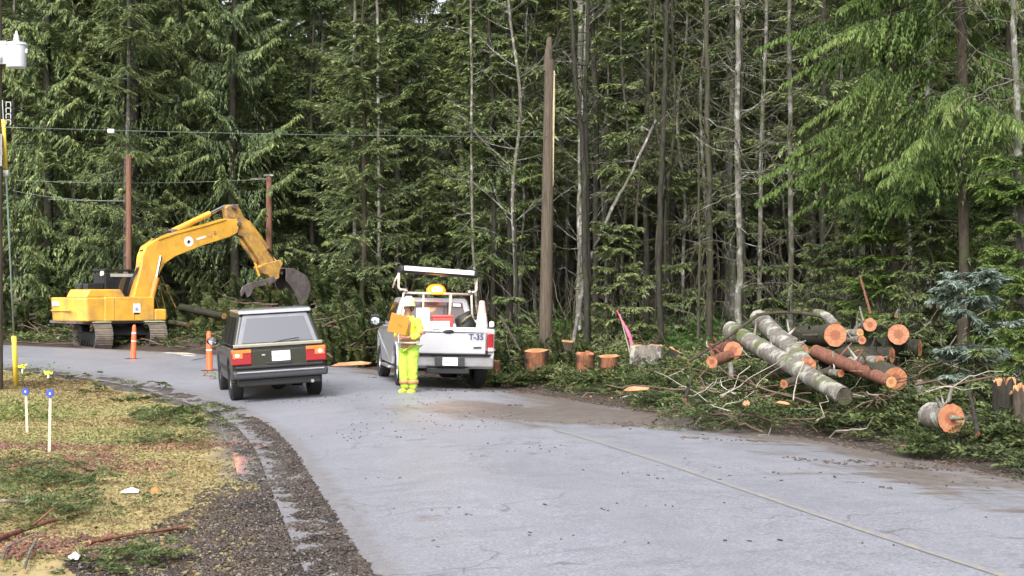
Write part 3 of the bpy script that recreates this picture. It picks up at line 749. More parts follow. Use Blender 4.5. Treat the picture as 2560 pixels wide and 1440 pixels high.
# upper structure ("house")
bz0, bz1 = 1.0, 1.93
cw = MB()
prof = [(-2.02, 1.30), (-2.30, 1.02), (-2.44, .60), (-2.48, 0), (-2.44, -.60), (-2.30, -1.02), (-2.02, -1.30), (-1.30, -1.30), (-1.30, 1.30)]
cw.prism(prof, 'xy', bz0 + .02, bz1 - .03).map(lambda x, y, z: (x * (1 if z > 1.5 else .965), y * (1 if z > 1.5 else .985), z))
cwo = cw.build('counterweight', M['yellow'], exc, .06, seg=3)
MB().box((-2.44, -.1, 1.42), (.1, 1.5, .05)).build('counterweight_ridge', M['yellow'], cwo, .02)
MB().box((-2.45, .25, 1.68), (.06, .50, .16)).build('maker_sticker', M['white'], cwo)
bd = MB(); bd.box((-.30, -.985, 1.47), (2.04, .63, .90)); bd.box((-.30, .98, 1.40), (2.04, .63, .76)); bd.box((-.30, 0, 1.35), (2.04, 1.36, .62))
bd.build('side_bodywork', M['yellow'], exc, .05, seg=3)
MB().box((.98, -1.0, 1.24), (.50, .60, .44)).build('front_step', M['yellow'], exc, .06, seg=3)
for x in (-.93, -.12): MB().box((x, -1.302, 1.47), (.025, .012, .86)).build('panel_seam', M['yellow_dirty'], exc)
MB().box((-.02, -1.306, 1.50), (.30, .008, .34)).build('side_sticker', M['white'], exc)
MB().box((-.02, -1.311, 1.46), (.12, .006, .12)).build('side_sticker_mark', M['grey_mark'], exc)
MB().box((-.02, -1.311, 1.30), (.22, .006, .05)).build('side_sticker_foot', M['trim_black'], exc)
MB().box((-.1, -.1, .985), (2.3, 2.4, .09)).build('deck_underside', M['trim_black'], exc)
MB().box((-1.95, 0, 1.0), (.75, 2.1, .10)).build('counterweight_belly', M['steel_worn'], exc)
hd = MB().prism([(-2.02, 1.90), (-1.86, 2.20), (-.62, 2.20), (-.42, 1.90)], 'xz', -1.22, .35)
hd.build('engine_hood', M['yellow'], exc, .05, seg=3)
MB().tube([(-1.3, .55, 1.8), (-1.3, .55, 2.35), (-1.34, .55, 2.45)], .06).build('exhaust_pipe', M['trim_black'], exc, smooth=True)
# cab
cb_ = MB()
for (x, y) in ((-.40, .38), (1.05, .38), (-.40, 1.28), (1.05, 1.28)): cb_.box((x, y, 2.2), (.09, .07, 1.6))
cb_.box((.32, .83, 2.93), (1.60, 1.0, .09)); cb_.box((.32, .83, 1.55), (1.55, .98, .35)); cb_.box((.32, .37, 2.76), (1.5, .05, .10)); cb_.box((-.42, .83, 1.9), (.06, .95, .5))
cabo = cb_.build('cab', M['black_paint'], exc, .03)
MB().box((.32, .36, 2.20), (1.36, .02, 1.05)).build('cab_window', M['glass_dark'], cabo)
MB().box((-.44, .83, 2.42), (.02, .84, .80)).build('cab_window', M['glass_dark'], cabo)
MB().box((1.09, .83, 2.25), (.02, .84, 1.2)).build('cab_window', M['glass_dark'], cabo)
MB().box((.32, .345, 2.74), (1.1, .02, .12)).build('window_glare_strip', simple('painted window glare', (.35, .37, .37), .5), cabo)  # pale strip paints the glare on the cab glass
MB().box((.75, .83, 2.0), (.2, .6, .5)).build('seat', M['hose'], cabo, .04)
MB().prism([(-1.25, 1.92), (-1.15, 2.42), (-.45, 2.46), (-.45, 1.92)], 'xz', .40, 1.26).build('rear_cover', M['black_paint'], exc, .05)
wl_ = MB().lathe([(0, -.05), (.09, -.04), (.10, .03), (.07, .05), (0, .06)], (-.52, .45, 2.80), 'x', 14).build('work_light', M['white'], exc)
# boom (middle plane), stick, cylinders, bucket
BV_ = -.16
boom = plate([(322, 752), (328, 738), (346, 668), (349, 640), (358, 617), (384, 599), (430, 583), (500, 565), (556, 549), (584, 548), (592, 562), (586, 583), (565, 594), (500, 614), (430, 642), (404, 660), (392, 684), (376, 720), (360, 755)], BV_ - .24, BV_ + .24, 'boom', M['yellow'], bevel=.03)
x_, z_ = pl(472, 604, BV_ - .25)
MB().lathe([(0, 0), (.20, 0), (.20, -.012), (0, -.012)], (x_, BV_ - .245, z_), 'y', 28).build('round_decal', M['white'], boom)
MB().box((x_ - .01, BV_ - .262, z_ - .01), (.10, .006, .13), Matrix.Rotation(.5, 3, 'Y')).build('decal_emblem', M['trim_black'], boom)
x_, z_ = pl(503, 595, BV_ - .25)
MB().box((x_, BV_ - .248, z_), (.42, .010, .085), Matrix.Rotation(-.28, 3, 'Y')).build('text_decal', M['white'], boom)
for px_, py_ in ((525, 586), (537, 582)):
    x_, z_ = pl(px_, py_, BV_ - .25); MB().box((x_, BV_ - .248, z_), (.13, .010, .15), Matrix.Rotation(-.28, 3, 'Y')).build('dark_marking', M['yellow_dirty'], boom)
plate([(388, 601), (432, 586), (500, 568), (556, 551), (556, 547), (500, 563), (430, 581), (386, 597)], BV_ - .275, BV_ + .275, 'boom_top_flange', M['yellow'], boom and exc, .01)
def rod(a, b, v, r, name, mat, parent=exc, n=14):
    pa, pb = pl(*a, v), pl(*b, v); return MB().cyl((pa[0], v, pa[1]), (pb[0], v, pb[1]), r, n=n).build(name, mat, parent, smooth=False)
arm_cyl = rod((432, 578), (524, 534), BV_, .115, 'arm_cylinder', M['yellow']); rod((520, 536), (562, 515), BV_, .065, 'rod', M['chrome'], arm_cyl)
MB().box((*[0] * 0, pl(432, 580, BV_)[0], BV_, pl(432, 580, BV_)[1]), (.25, .30, .22)).build('cylinder_bracket', M['steel_worn'], exc, .03)
for v in (BV_ - .42, BV_ + .42):
    lc = rod((374, 765), (392, 694), v, .115, 'lift_cylinder', M['orange_cyl']); rod((391, 697), (402, 640), v, .06, 'rod', M['chrome'], lc)
hs_ = MB()
for k, (a, b, c) in enumerate((((346, 668), (330, 700), (318, 742)), ((352, 660), (342, 705), (330, 745)), ((430, 576), (395, 590), (352, 628)))):
    for dv in (-.07, .06): hs_.tube([(pl(*a, BV_)[0], BV_ + dv, pl(*a, BV_)[1]), (pl(*b, BV_)[0], BV_ + dv, pl(*b, BV_)[1]), (pl(*c, BV_)[0], BV_ + dv, pl(*c, BV_)[1])], .028, 6)
hs_.build('hydraulic_hoses', M['hose'], exc, smooth=True)
hs_ = MB()
for a, b in (((386, 735), (405, 800)), ((396, 700), (418, 795)), ((402, 690), (440, 770))):
    pa, pb = pl(*a, BV_ + .5), pl(*b, BV_ + .5); hs_.cyl((pa[0], BV_ + .5, pa[1]), (pb[0], BV_ + .5, pb[1]), .022, n=6)
hs_.build('front_handrail', M['yellow_dirty'], exc)
SV = BV_
stick = plate([(560, 520), (566, 512), (589, 511), (597, 528), (606, 545), (622, 556), (628, 572), (650, 607), (676, 646), (682, 668), (668, 676), (652, 668), (630, 632), (602, 592), (590, 588), (584, 572), (566, 560)], SV - .19, SV + .19, 'stick', M['yellow_dirty'], bevel=.025)
for px_, py_ in ((588, 560), (575, 517)):
    x_, z_ = pl(px_, py_, SV); MB().cyl((x_, SV - .34, z_), (x_, SV + .34, z_), .085, n=18).build('pivot_pin', M['steel_worn'], stick)
bc = rod((620, 556), (668, 621), SV - .02, .105, 'bucket_cylinder', M['yellow']); rod((666, 619), (690, 650), SV - .02, .06, 'rod', M['chrome'], bc)
tc = rod((598, 598), (640, 655), SV, .08, 'thumb_cylinder', M['yellow_dirty']); rod((636, 650), (648, 690), SV, .05, 'rod', M['yellow'], tc)
plate([(640, 668), (652, 660), (694, 650), (700, 658), (692, 676), (690, 696), (676, 702), (664, 688), (650, 684)], SV - .23, SV + .23, 'bucket_linkage', M['yellow_dirty'], bevel=.02)
plate([(688, 652), (697, 650), (704, 672), (702, 688), (694, 684)], SV - .15, SV + .15, 'link_arm', M['steel_worn'], bevel=.02)
# bucket : two side plates, curved back shell, cutting lip
bk = [(694, 672), (712, 672), (730, 682), (746, 692), (753, 708), (755, 722), (748, 748), (733, 765)]
inner = [(733, 765), (720, 738), (706, 716), (694, 702)]
B0, B1 = SV - .60, SV + .60
bs = MB()
for v in (B0, B1): bs.prism([pl(x, y, SV) for x, y in bk + inner[1:]], 'xz', v - .02, v + .02)
out_ = [pl(x, y, SV) for x, y in bk]
for i in range(len(out_) - 1):
    a, b = out_[i], out_[i + 1]; dx, dz = b[0] - a[0], b[1] - a[1]; l = sqrt(dx * dx + dz * dz); nx_, nz_ = dz / l * .03, -dx / l * .03
    bs.prism([a, b, (b[0] - nx_, b[1] - nz_), (a[0] - nx_, a[1] - nz_)], 'xz', B0, B1)
bko = bs.build('bucket', M['steel_worn'], exc, .008)
x_, z_ = pl(733, 766, SV)
for k in range(5): MB().box((x_ - .03, B0 + .08 + k * (B1 - B0 - .16) / 4, z_ - .06), (.07, .12, .22), taper=1.0).build('bucket_tooth', M['steel_worn'], bko, .01)
th = MB()
for v in (SV - .28, SV + .02, SV + .3): th.prism([pl(x, y, v) for x, y in [(682, 690), (692, 702), (672, 712), (645, 716), (632, 722), (626, 738), (618, 744), (612, 728), (603, 742), (601, 730), (606, 716), (625, 706), (650, 702), (668, 696)]], 'xz', v - .035, v + .035)
th.build('thumb_claw', M['steel_worn'], exc, .008)
# undercarriage: own heading (away-left)
TA = radians(29)
uc = empty('undercarriage', (-.08, -.05, 0)); uc.parent = exc; uc.rotation_euler = (0, 0, TA + pi / 2 - PHI)   # local x along the tracks
def track(y0):
    e = empty('track', (0, y0, 0)); e.parent = uc
    Lh, rr_, w = 1.45, .44, .64; path = []; n = 44
    per = 4 * Lh + 2 * pi * rr_
    q = MB(); band = []
    for k in range(n):
        s = per * k / n
        if s < 2 * Lh: x, z, a = -Lh + s, 2 * rr_, 0
        elif s < 2 * Lh + pi * rr_: t = (s - 2 * Lh) / rr_; x, z, a = Lh + rr_ * sin(t), rr_ + rr_ * cos(t), t
        elif s < 4 * Lh + pi * rr_: x, z, a = Lh - (s - 2 * Lh - pi * rr_), 0, pi
        else: t = (s - 4 * Lh - pi * rr_) / rr_; x, z, a = -Lh - rr_ * sin(t), rr_ - rr_ * cos(t), pi + t
        Rm = Matrix.Rotation(a, 3, 'Y'); nrm = Rm @ Vector((0, 0, 1)); c = Vector((x, 0, z + .035)) + nrm * 0.0
        q.box(c, (per / n * .93, w, .035), Rm); q.box(c + nrm * .03, (.03, w, .05), Rm); q.box(c + nrm * .02 + Rm @ Vector((.06, 0, 0)), (.02, w, .03), Rm)
    q.build('track_shoes', M['track_steel'], e)
    f = MB().box((0, 0, .42), (2.9, .34, .34))
    for x in (-Lh, Lh): f.lathe([(0, -.16), (.36, -.15), (.38, -.08), (.38, .08), (.36, .15), (0, .16)], (x, 0, .465), 'y', 22)
    for k in range(6): f.lathe([(0, -.2), (.12, -.19), (.12, .19), (0, .2)], (-1.05 + k * .42, 0, .19), 'y', 12)
    f.build('track_frame', M['trim_black'], e)
    MB().box((-1.15, 0, 1.0), (.9, .74, .05), taper=.9).build('track_guard', M['sage'], e, .02)
for s in (-1, 1): track(s * 1.0)
MB().box((0, 0, .66), (1.5, 1.9, .38), taper=.8).build('car_body', M['trim_black'], uc, .05)
MB().lathe([(0, .8), (.62, .8), (.62, 1.0), (0, 1.0)], n=30).build('slew_ring', M['trim_black'], uc)

# ================================================================ DARK GREEN SUV
SH = radians(15.5)
s_pos = Vector(((703 - 1280) / FPX * 26.8, 26.8, 0)); rgt = Vector((cos(SH), sin(SH), 0)); fwd = Vector((-sin(SH), cos(SH), 0))
ctr = s_pos + fwd * 1.0
s_pos.z = road_z(ctr.x, ctr.y) - .005
suv = empty('suv', s_pos, SH, rot=(0, radians(-3.1), SH)); suv.scale = (.94, 1, .925)
tag(suv, 'dark green off-road wagon driving away with its brake lamps lit', 'suv')
def hw(z):  # half width at height
    return .93 if z < 1.08 else .93 - (z - 1.08) * .30
def arch(cy, r, z0=.42, n=9): return [(cy - r * cos(pi * k / n), z0 + r * .98 * sin(pi * k / n)) for k in range(n + 1)]
lower = [(.02, .50), (0.0, .98), (.05, 1.10), (3.55, 1.06), (4.35, .98), (4.50, .60), (4.46, .42)] + [(y, z) for y, z in reversed(arch(3.62, .46))] + [(3.0, .36), (1.45, .36)] + [(y, z) for y, z in reversed(arch(.92, .46))] + [(.30, .45)]
MB().prism(lower, 'yz', -.92, .92).map(lambda x, y, z: (x * (1 - .06 * max(0, .75 - z) - .02 * max(0, y - 3.4)), y, z)).build('body', M['suv_green'], suv, .07, seg=4)
gh = MB(); pr = [(.06, 1.10), (.34, 1.76), (.42, 1.80), (2.35, 1.79), (3.15, 1.10)]
gh.prism(pr, 'yz', -.89, .89).map(lambda x, y, z: (x * (1 - (z - 1.1) * .29), y, z))
gho = gh.build('cabin', M['suv_green'], suv, .06, seg=4)
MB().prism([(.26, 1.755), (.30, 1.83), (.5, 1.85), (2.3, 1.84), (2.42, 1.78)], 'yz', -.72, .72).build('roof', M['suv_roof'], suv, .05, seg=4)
def tz(x, z, off=.0):   # point on the sloping tailgate
    t = (z - 1.10) / .66; return (x, .06 + .28 * t - off, z)
def quad_slab(pts, th, name, mat, par, bevel=.01):
    q = MB(); n = len(pts); f = [Vector(p) for p in pts]; nr = (f[1] - f[0]).cross(f[2] - f[0]).normalized() * th
    q.add([*f, *[p + nr for p in f]], [tuple(range(n)), tuple(range(2 * n - 1, n - 1, -1))] + [(i, i + n, (i + 1) % n + n, (i + 1) % n) for i in range(n)])
    return q.build(name, mat, par, bevel)
quad_slab([tz(-.80, 1.13, .02), tz(.80, 1.13, .02), tz(.635, 1.74, .02), tz(-.635, 1.74, .02)], -.02, 'tailgate_frame', simple('lavender grey frame', (.15, .155, .18), .35, .2), suv)  # frame in lavender grey, lighter than the body paint
rg = quad_slab([tz(-.70, 1.18, .036), tz(.70, 1.18, .036), tz(.565, 1.67, .036), tz(-.565, 1.67, .036)], -.014, 'rear_window', M['glass_grey'], suv, .004)
MB().box((0, .005, 1.13), (1.76, .05, .07)).build('tailgate_ledge', simple('trim with painted olive reflection', (.33, .32, .25), .3, .5, .1), suv, .015)  # olive highlight reflected in the upper trim, painted as its colour
MB().box((0, -.012, .85), (1.10, .03, .36)).build('tailgate_panel', simple('olive tailgate paint', (.026, .027, .015), .3, .3, .15, coat=.5), suv, .01)
for s in (-1, 1):
    y = -.02; lamp = empty('tail_lamp', (s * .73, y, .91)); lamp.parent = suv
    MB().prism([(-.20, -.155), (.205, -.155), (.205, .155), (-.20, .155)] if s > 0 else [(-.205, -.155), (.20, -.155), (.20, .155), (-.205, .155)], 'xz', -.02, .05).build('red_lens', M['lens_red'], lamp, .02)
    MB().box((0, -.028, .115), (.38, .02, .07)).build('amber_lens', M['lens_amber'], lamp, .008)
    MB().box((s * .075, -.028, .03), (.19, .02, .10)).build('lit_lens', M['lens_lit'], lamp, .01)
    MB().ball((s * .085, -.03, .04), (.045, .02, .035)).build('bulb', M['bulb_lit'], lamp, smooth=True)
MB().box((-.30, -.035, .93), (.07, .02, .04)).build('badge', M['rim'], suv, .01)
plt = MB().box((.04, -.045, .90), (.36, .012, .20)).build('licence_plate', M['white'], suv, .004)
q = MB()
for k in range(6): q.box((-.08 + k * .045, -.053, .90), (.026, .004, .07))
q.build('plate_marks', M['grey_mark'], plt)
MB().box((0, -.01, .70), (1.72, .08, .05)).build('lower_trim', M['trim_black'], suv, .01)
MB().box((0, -.10, .56), (1.86, .30, .17)).build('rear_bumper', M['bumper_grey'], suv, .05, seg=3)
MB().box((0, -.262, .615), (1.7, .02, .03)).build('bumper_strip', simple('bright bumper strip', (.30, .30, .32), .35, .4), suv, .008)
MB().box((0, .25, .40), (1.62, .7, .16)).build('bumper_valance', M['trim_black'], suv, .03)
MB().cyl((-.75, .92, .33), (.75, .92, .33), .06).build('rear_axle', M['trim_black'], suv)
MB().ball((.06, .88, .31), (.17, .17, .16)).build('differential', M['trim_black'], suv, smooth=True)
MB().tube([(.62, .3, .38), (.62, -.16, .36)], .035).build('exhaust_tip', M['chrome_dirty'], suv)
MB().box((0, 2.2, .36), (1.2, 3.2, .14)).build('chassis', M['trim_black'], suv)
MB().tube([(-.10, .0, 1.17), (.05, -.01, 1.20), (.42, .02, 1.24)], .012, 6).build('rear_wiper', M['trim_black'], suv)
MB().box((0, -.03, 1.075), (1.3, .02, .012)).build('tailgate_gap', M['trim_black'], suv); MB().box((0, -.035, .76), (.5, .02, .05)).build('tailgate_latch', M['trim_black'], suv, .01)
for s in (-1, 1):
    for y in (.92, 3.62): wheel(suv, (s * .79, y, .375), .375, .25, sx=s)
    gz_ = lambda z: (.89 * (1 - (z - 1.1) * .29) + .006) * s
    for (y0, y1, yt0, yt1) in ((.30, 1.05, .52, 1.10), (1.15, 2.05, 1.18, 2.02), (2.15, 2.92, 2.12, 2.42)):
        quad_slab([(gz_(1.15), y0, 1.15), (gz_(1.15), y1, 1.15), (gz_(1.70), yt1, 1.70), (gz_(1.70), yt0, 1.70)], .006 * s, 'side_window', M['glass_side'], suv, 0)
    MB().box((s * .925, 2.2, .62), (.03, 2.2, .07)).build('side_moulding', M['trim_black'], suv, .01)
    mr_ = empty('door_mirror', (s * .93, 2.85, 1.13)); mr_.parent = suv
    MB().ball((s * .15, 0, .03), (.13, .06, .09)).build('mirror_housing', M['trim_black'], mr_, smooth=True)
    MB().lathe([(0, -.068), (.085, -.066), (.085, -.06)], (s * .15, 0, .03), 'y', 16).build('mirror_glass', simple('mirror glass', (.75, .80, .84), .05, 1), mr_)
    MB().box((s * .03, 0, 0), (.12, .05, .04)).build('mirror_arm', M['trim_black'], mr_)
quad_slab([(-.78, 3.13, 1.14), (.78, 3.13, 1.14), (.66, 2.42, 1.74), (-.66, 2.42, 1.74)], .008, 'windscreen', M['glass_dark'], suv, 0)
MB().cyl((-.67, .55, 1.85), (-.67, 2.2, 1.85), .02).build('roof_rail', M['trim_black'], suv)
MB().cyl((.67, .55, 1.85), (.67, 2.2, 1.85), .02).build('roof_rail', M['trim_black'], suv)

# ================================================================ SILVER PICKUP
PH = radians(11.0)
p_pos = Vector(((1118 - 1280) / FPX * 29.4, 29.4, 0)); pf = Vector((-sin(PH), cos(PH), 0)); cc = p_pos + pf * .4
p_pos.z = road_z(cc.x, cc.y) - .01
pk = empty('pickup_truck', p_pos, PH, rot=(0, radians(1.4), PH)); pk.scale = (.97, 1, .97)
tag(pk, 'silver work pickup with roof rack and glowing amber beacon parked by the slash', 'pickup truck')
# cab + hood + lower body (closed), open bed behind
frontp = [(2.02, .48), (2.0, 1.30), (4.05, 1.27), (5.35, 1.14), (5.52, .95), (5.50, .50)] + [(y, z) for y, z in reversed(arch(4.75, .48, .46))] + [(4.1, .42), (2.1, .42)]
MB().prism(frontp, 'yz', -.98, .98).map(lambda x, y, z: (x * (1 - .05 * max(0, .8 - z) - .03 * max(0, y - 4)), y, z)).build('body', M['silver'], pk, .04, seg=3)
cabp = [(2.06, 1.28), (2.22, 1.86), (2.34, 1.92), (3.35, 1.92), (4.12, 1.28)]
cabm = MB().prism(cabp, 'yz', -.93, .93).map(lambda x, y, z: (x * (1 - (z - 1.28) * .30), y, z)).build('cab', M['silver'], pk, .05, seg=3)
def cz(x, z, off): t = (z - 1.28) / .58; return (x, 2.06 + .16 * t - off, z)
quad_slab([cz(-.74, 1.36, .012), cz(.74, 1.36, .012), cz(.63, 1.83, .012), cz(-.63, 1.83, .012)], -.01, 'rear_window', glass('brownish rear window', (.085, .075, .08), .15, .6), cabm, 0)
for x in (-.30, .30): quad_slab([cz(x - .018, 1.36, .02), cz(x + .018, 1.36, .02), cz(x + .018, 1.83, .02), cz(x - .018, 1.83, .02)], -.008, 'window_divider', M['trim_black'], cabm, 0)
quad_slab([cz(.42, 1.74, .03), cz(.60, 1.74, .03), cz(.59, 1.81, .03), cz(.42, 1.81, .03)], -.004, 'window_sticker', M['white'], cabm, 0)
for s in (-1, 1):
    gw = lambda z: (.93 * (1 - (z - 1.28) * .30) + .008) * s
    quad_slab([(gw(1.36), 2.75, 1.36), (gw(1.36), 3.85, 1.36), (gw(1.82), 3.32, 1.82), (gw(1.82), 2.80, 1.82)], .006 * s, 'side_window', M['glass_dark'], cabm, 0)
    quad_slab([(gw(1.38), 2.25, 1.38), (gw(1.38), 2.66, 1.38), (gw(1.80), 2.66, 1.80), (gw(1.80), 2.33, 1.80)], .006 * s, 'side_window', M['glass_dark'], cabm, 0)
quad_slab([(-.80, 4.09, 1.32), (.80, 4.09, 1.32), (.72, 3.42, 1.87), (-.72, 3.42, 1.87)], .01, 'windscreen', M['glass_dark'], cabm, 0)
bedp = [(.02, .60), (.02, 1.30), (1.98, 1.30), (1.98, .50)] + [(1.55, .50)] + [(y, z) for y, z in reversed(arch(1.10, .47, .46))] + [(.55, .52)]
for s in (-1, 1):
    MB().prism(bedp, 'yz', s * .86, s * .985).build('bed_side', M['silver'], pk, .04, seg=3)
    MB().box((s * .92, 1.0, 1.315), (.13, 1.96, .03)).build('bed_rail_cap', M['trim_black'], pk, .008)
    MB().prism([(y, z) for y, z in arch(1.10, .52, .46)] + [(y, z) for y, z in reversed(arch(1.10, .46, .46))], 'yz', s * .95, s * 1.01).build('wheel_arch_lip', M['silver'], pk, .01)
MB().box((0, 1.0, .80), (1.74, 1.95, .05)).build('bed_floor', M['trim_black'], pk)
tg = MB().prism([(.0, .76), (-.015, 1.24), (.0, 1.32), (.07, 1.32), (.07, .76)], 'yz', -.80, .80).build('tailgate', M['silver'], pk, .015)
MB().box((0, -.022, 1.265), (1.58, .012, .085)).build('tailgate_top_band', M['white'], tg, .004)
MB().box((0, -.018, 1.208), (1.52, .008, .016)).build('tailgate_crease', M['bumper_grey'], tg)
for x in (-.60, -.28, .36, .52): MB().box((x, -.031, 1.27), (.15, .004, .018)).build('reflector_dash', M['red_box'] if x in (.36,) else M['bumper_grey'], tg)
MB().ball((-.0, -.025, 1.225), (.12, .03, .045)).build('tailgate_handle', M['trim_black'], tg, smooth=True)
text_part('tailgate_lettering', 'T-35', .165, M['navy'], tg, (.59, -.021, 1.115), (pi / 2, 0, 0), .003, .004)
MB().box((.62, -.02, .895), (.17, .008, .03), Matrix.Rotation(-.04, 3, 'Y')).build('small_emblem', M['trim_black'], tg)
for s in (-1, 1):
    l = MB().box((s * .90, .0, 1.00), (.13, .07, .40)).build('tail_lamp', M['lens_red'], pk, .02)
    MB().box((s * .90, -.037, .86), (.11, .012, .07)).build('reverse_lens', M['white'], l, .005)
    for y in (1.10, 4.75): wheel(pk, (s * .83, y, .385), .385, .26, sx=s)
    mr_ = empty('door_mirror', (s * 1.0, 3.75, 1.32)); mr_.parent = pk
    MB().box((s * .17, 0, .06), (.22, .07, .26)).build('mirror_housing', M['trim_black'], mr_, .03)
    MB().ball((s * .17, -.045, .03), (.105, .012, .085)).build('mirror_glass', simple('mirror glass', (.75, .80, .84), .05, 1), mr_, smooth=True)
    MB().box((s * .03, 0, 0), (.12, .05, .04)).build('mirror_arm', M['trim_black'], mr_)
    MB().box((s * .955, 2.9, .36), (.16, 1.7, .05)).build('running_board', M['chrome_dirty'], pk, .015)
bm_ = MB().prism([(-.14, .74), (-.17, .68), (-.16, .50), (-.08, .44), (.02, .46), (.02, .74)], 'yz', -.97, .97).map(lambda x, y, z: (x, y + .10 * max(0, abs(x) - .75) / .22, z)).build('rear_bumper', M['chrome_dirty'], pk, .025, seg=3)
MB().box((0, -.08, .753), (1.80, .16, .018)).build('bumper_step_pad', M['trim_black'], bm_, .004)
MB().box((.02, -.165, .60), (.62, .02, .20)).build('plate_recess', M['bumper_grey'], bm_, .03)
pl2 = MB().box((.02, -.182, .60), (.32, .01, .17)).build('licence_plate', M['white'], bm_, .004)
q = MB()
for k in range(6): q.box((-.085 + k * .042, -.189, .60), (.024, .004, .06))
q.build('plate_marks', M['grey_mark'], pl2)
MB().box((0, .1, .40), (.9, .4, .12)).build('hitch', M['trim_black'], pk, .02)
MB().cyl((-.8, 1.10, .385), (.8, 1.10, .385), .055).build('rear_axle', M['trim_black'], pk)
MB().ball((.12, 1.05, .36), (.19, .18, .17)).build('differential', M['trim_black'], pk, smooth=True)
MB().box((0, 2.6, .50), (1.0, 4.6, .14)).build('chassis', M['trim_black'], pk)
MB().box((-.35, 2.6, .50), (.45, 1.0, .22)).build('fuel_tank', M['trim_black'], pk, .04)
# rack over the cab
rk = MB(); tb = lambda *p, r=.028: rk.tube(p, r, 8)
tb((-.76, 1.72, 2.02), (.76, 1.72, 2.02)); tb((-.32, 1.72, 2.02), (-.32, 1.72, 1.28), r=.02); tb((.30, 1.72, 2.02), (.27, 1.72, 1.28), r=.03)
tb((-.76, 1.72, 2.02), (-.80, 1.80, 1.6), (-.88, 1.85, 1.3), r=.025); tb((.76, 1.72, 2.02), (.80, 1.8, 1.6), (.88, 1.85, 1.3), r=.025)
tb((-.70, 1.70, 2.09), (-.84, 1.70, 2.09), (-.88, 1.70, 2.14), (-.88, 1.70, 2.46), r=.03); tb((.70, 1.70, 2.07), (.83, 1.70, 2.07), (.87, 1.70, 2.12), (.87, 1.70, 2.42), r=.03)
tb((-.88, 1.70, 2.44), (-.95, 1.75, 2.3), (-1.0, 1.78, 2.12), r=.02)
rko = rk.build('roof_rack', M['rack_tan'], pk, smooth=True)
for s in (-1, 1): MB().ball((s * .72, 1.70, 2.07), .05).build('clamp', M['chrome_dirty'], rko, smooth=True)
bo = MB().box((0, 1.70, 2.51), (1.76, .34, .17)).map(lambda x, y, z: (x, y, z - .04 * x / .88)).build('overhead_board', M['trim_black'], pk, .05, seg=3)
MB().box((0, 1.518, 2.53), (1.56, .02, .10)).map(lambda x, y, z: (x, y, z - .04 * x / .88)).build('white_face', simple('bright white board face', (.85, .85, .87), .3, var=.02), bo, .01)
bcn = empty('beacon', (-.02, 1.86, 2.05)); bcn.parent = pk
MB().lathe([(0, -.06), (.13, -.06), (.14, -.02), (0, -.02)], n=20).build('beacon_base', M['trim_black'], bcn)
MB().box((0, 0, -.015), (.36, .14, .03)).build('beacon_mount', M['orange_cyl'], bcn, .01)
MB().lathe([(.22, -.04), (.215, .07), (.17, .14), (.09, .18), (0, .185)], n=20).build('beacon_dome', emis('glowing amber dome', (1, .17, .005), 1.25, (.8, .2, .01)), bcn, smooth=True)
MB().ball((0, -.18, .055), (.12, .04, .07)).build('beacon_bulb', emis('white hot bulb', (1, .75, .4), 16, (1, 1, 1)), bcn, smooth=True)
ld = bpy.data.lights.new('beacon_glow', 'POINT'); ld.energy = 7; ld.color = (1, .45, .1); ld.shadow_soft_size = .15
lo = bpy.data.objects.new('beacon_glow', ld); COL.objects.link(lo); lo.parent = bcn; lo.location = (0, -.25, .05)
Mpk = Matrix.Translation(p_pos) @ Matrix.Rotation(PH, 4, 'Z') @ Matrix.Rotation(radians(1.4), 4, 'Y') @ Matrix.Diagonal((.97, 1, .97, 1))
def inbed(x, y, z): return Mpk @ Vector((x, y, z))
# things carried in the bed
def thing_at(name, loc, label, cat, rz=PH, group=None): return tag(empty(name, loc, rz), label, cat, group)
t = thing_at('storage_box', inbed(-.02, .75, .83), 'red plastic box standing in the silver pickup bed', 'box')
MB().box((0, 0, .33), (.42, .40, .66)).build('box_body', M['red_box'], t, .03); MB().box((0, 0, .68), (.44, .42, .05)).build('lid', M['red_box'], t, .015)
t = thing_at('folded_sign', inbed(-.33, .40, .83), 'wide white folded sign leaning on the red box in the pickup bed', 'sign')
MB().box((.12, 0, .49), (.58, .03, .18)).build('sign_face', M['white'], t, .02); MB().box((.12, .02, .25), (.05, .02, .5)).build('support', M['trim_black'], t)
q = MB()
for k, x in enumerate((.0, .12, .2, .26)): q.box((x, -.017, .47 + .02 * (k % 2)), (.04, .003, .035), Matrix.Rotation(.4 * (k % 2), 3, 'Y'))
q.build('sign_marks', M['grey_mark'], t)
t = thing_at('sign_panel', inbed(-.46, .56, .83), 'small square white panel above the wide sign in the pickup bed', 'sign')
MB().box((0, 0, .70), (.28, .03, .30)).build('panel_face', M['white'], t, .03); MB().box((0, .02, .3), (.05, .02, .6)).build('support', M['trim_black'], t); MB().box((.08, -.017, .68), (.03, .003, .14)).build('sign_marks', M['grey_mark'], t)
t = thing_at('gear_bag', inbed(.52, .9, .83), 'black duffel bag heaped against the pickup rear window', 'bag')
rb = np.random.default_rng(5)
MB().ball((0, 0, .38), (.24, .2, .42), 12, 9).map(lambda x, y, z: (x + .04 * sin(z * 17 + y * 9), y, z + .03 * sin(x * 21))).build('bag_body', M['hose'], t, smooth=True)
MB().tube([(-.12, -.18, .55), (-.02, -.24, .66), (.10, -.19, .72)], .02).build('strap', simple('olive strap', (.22, .20, .10), .7), t, smooth=True)
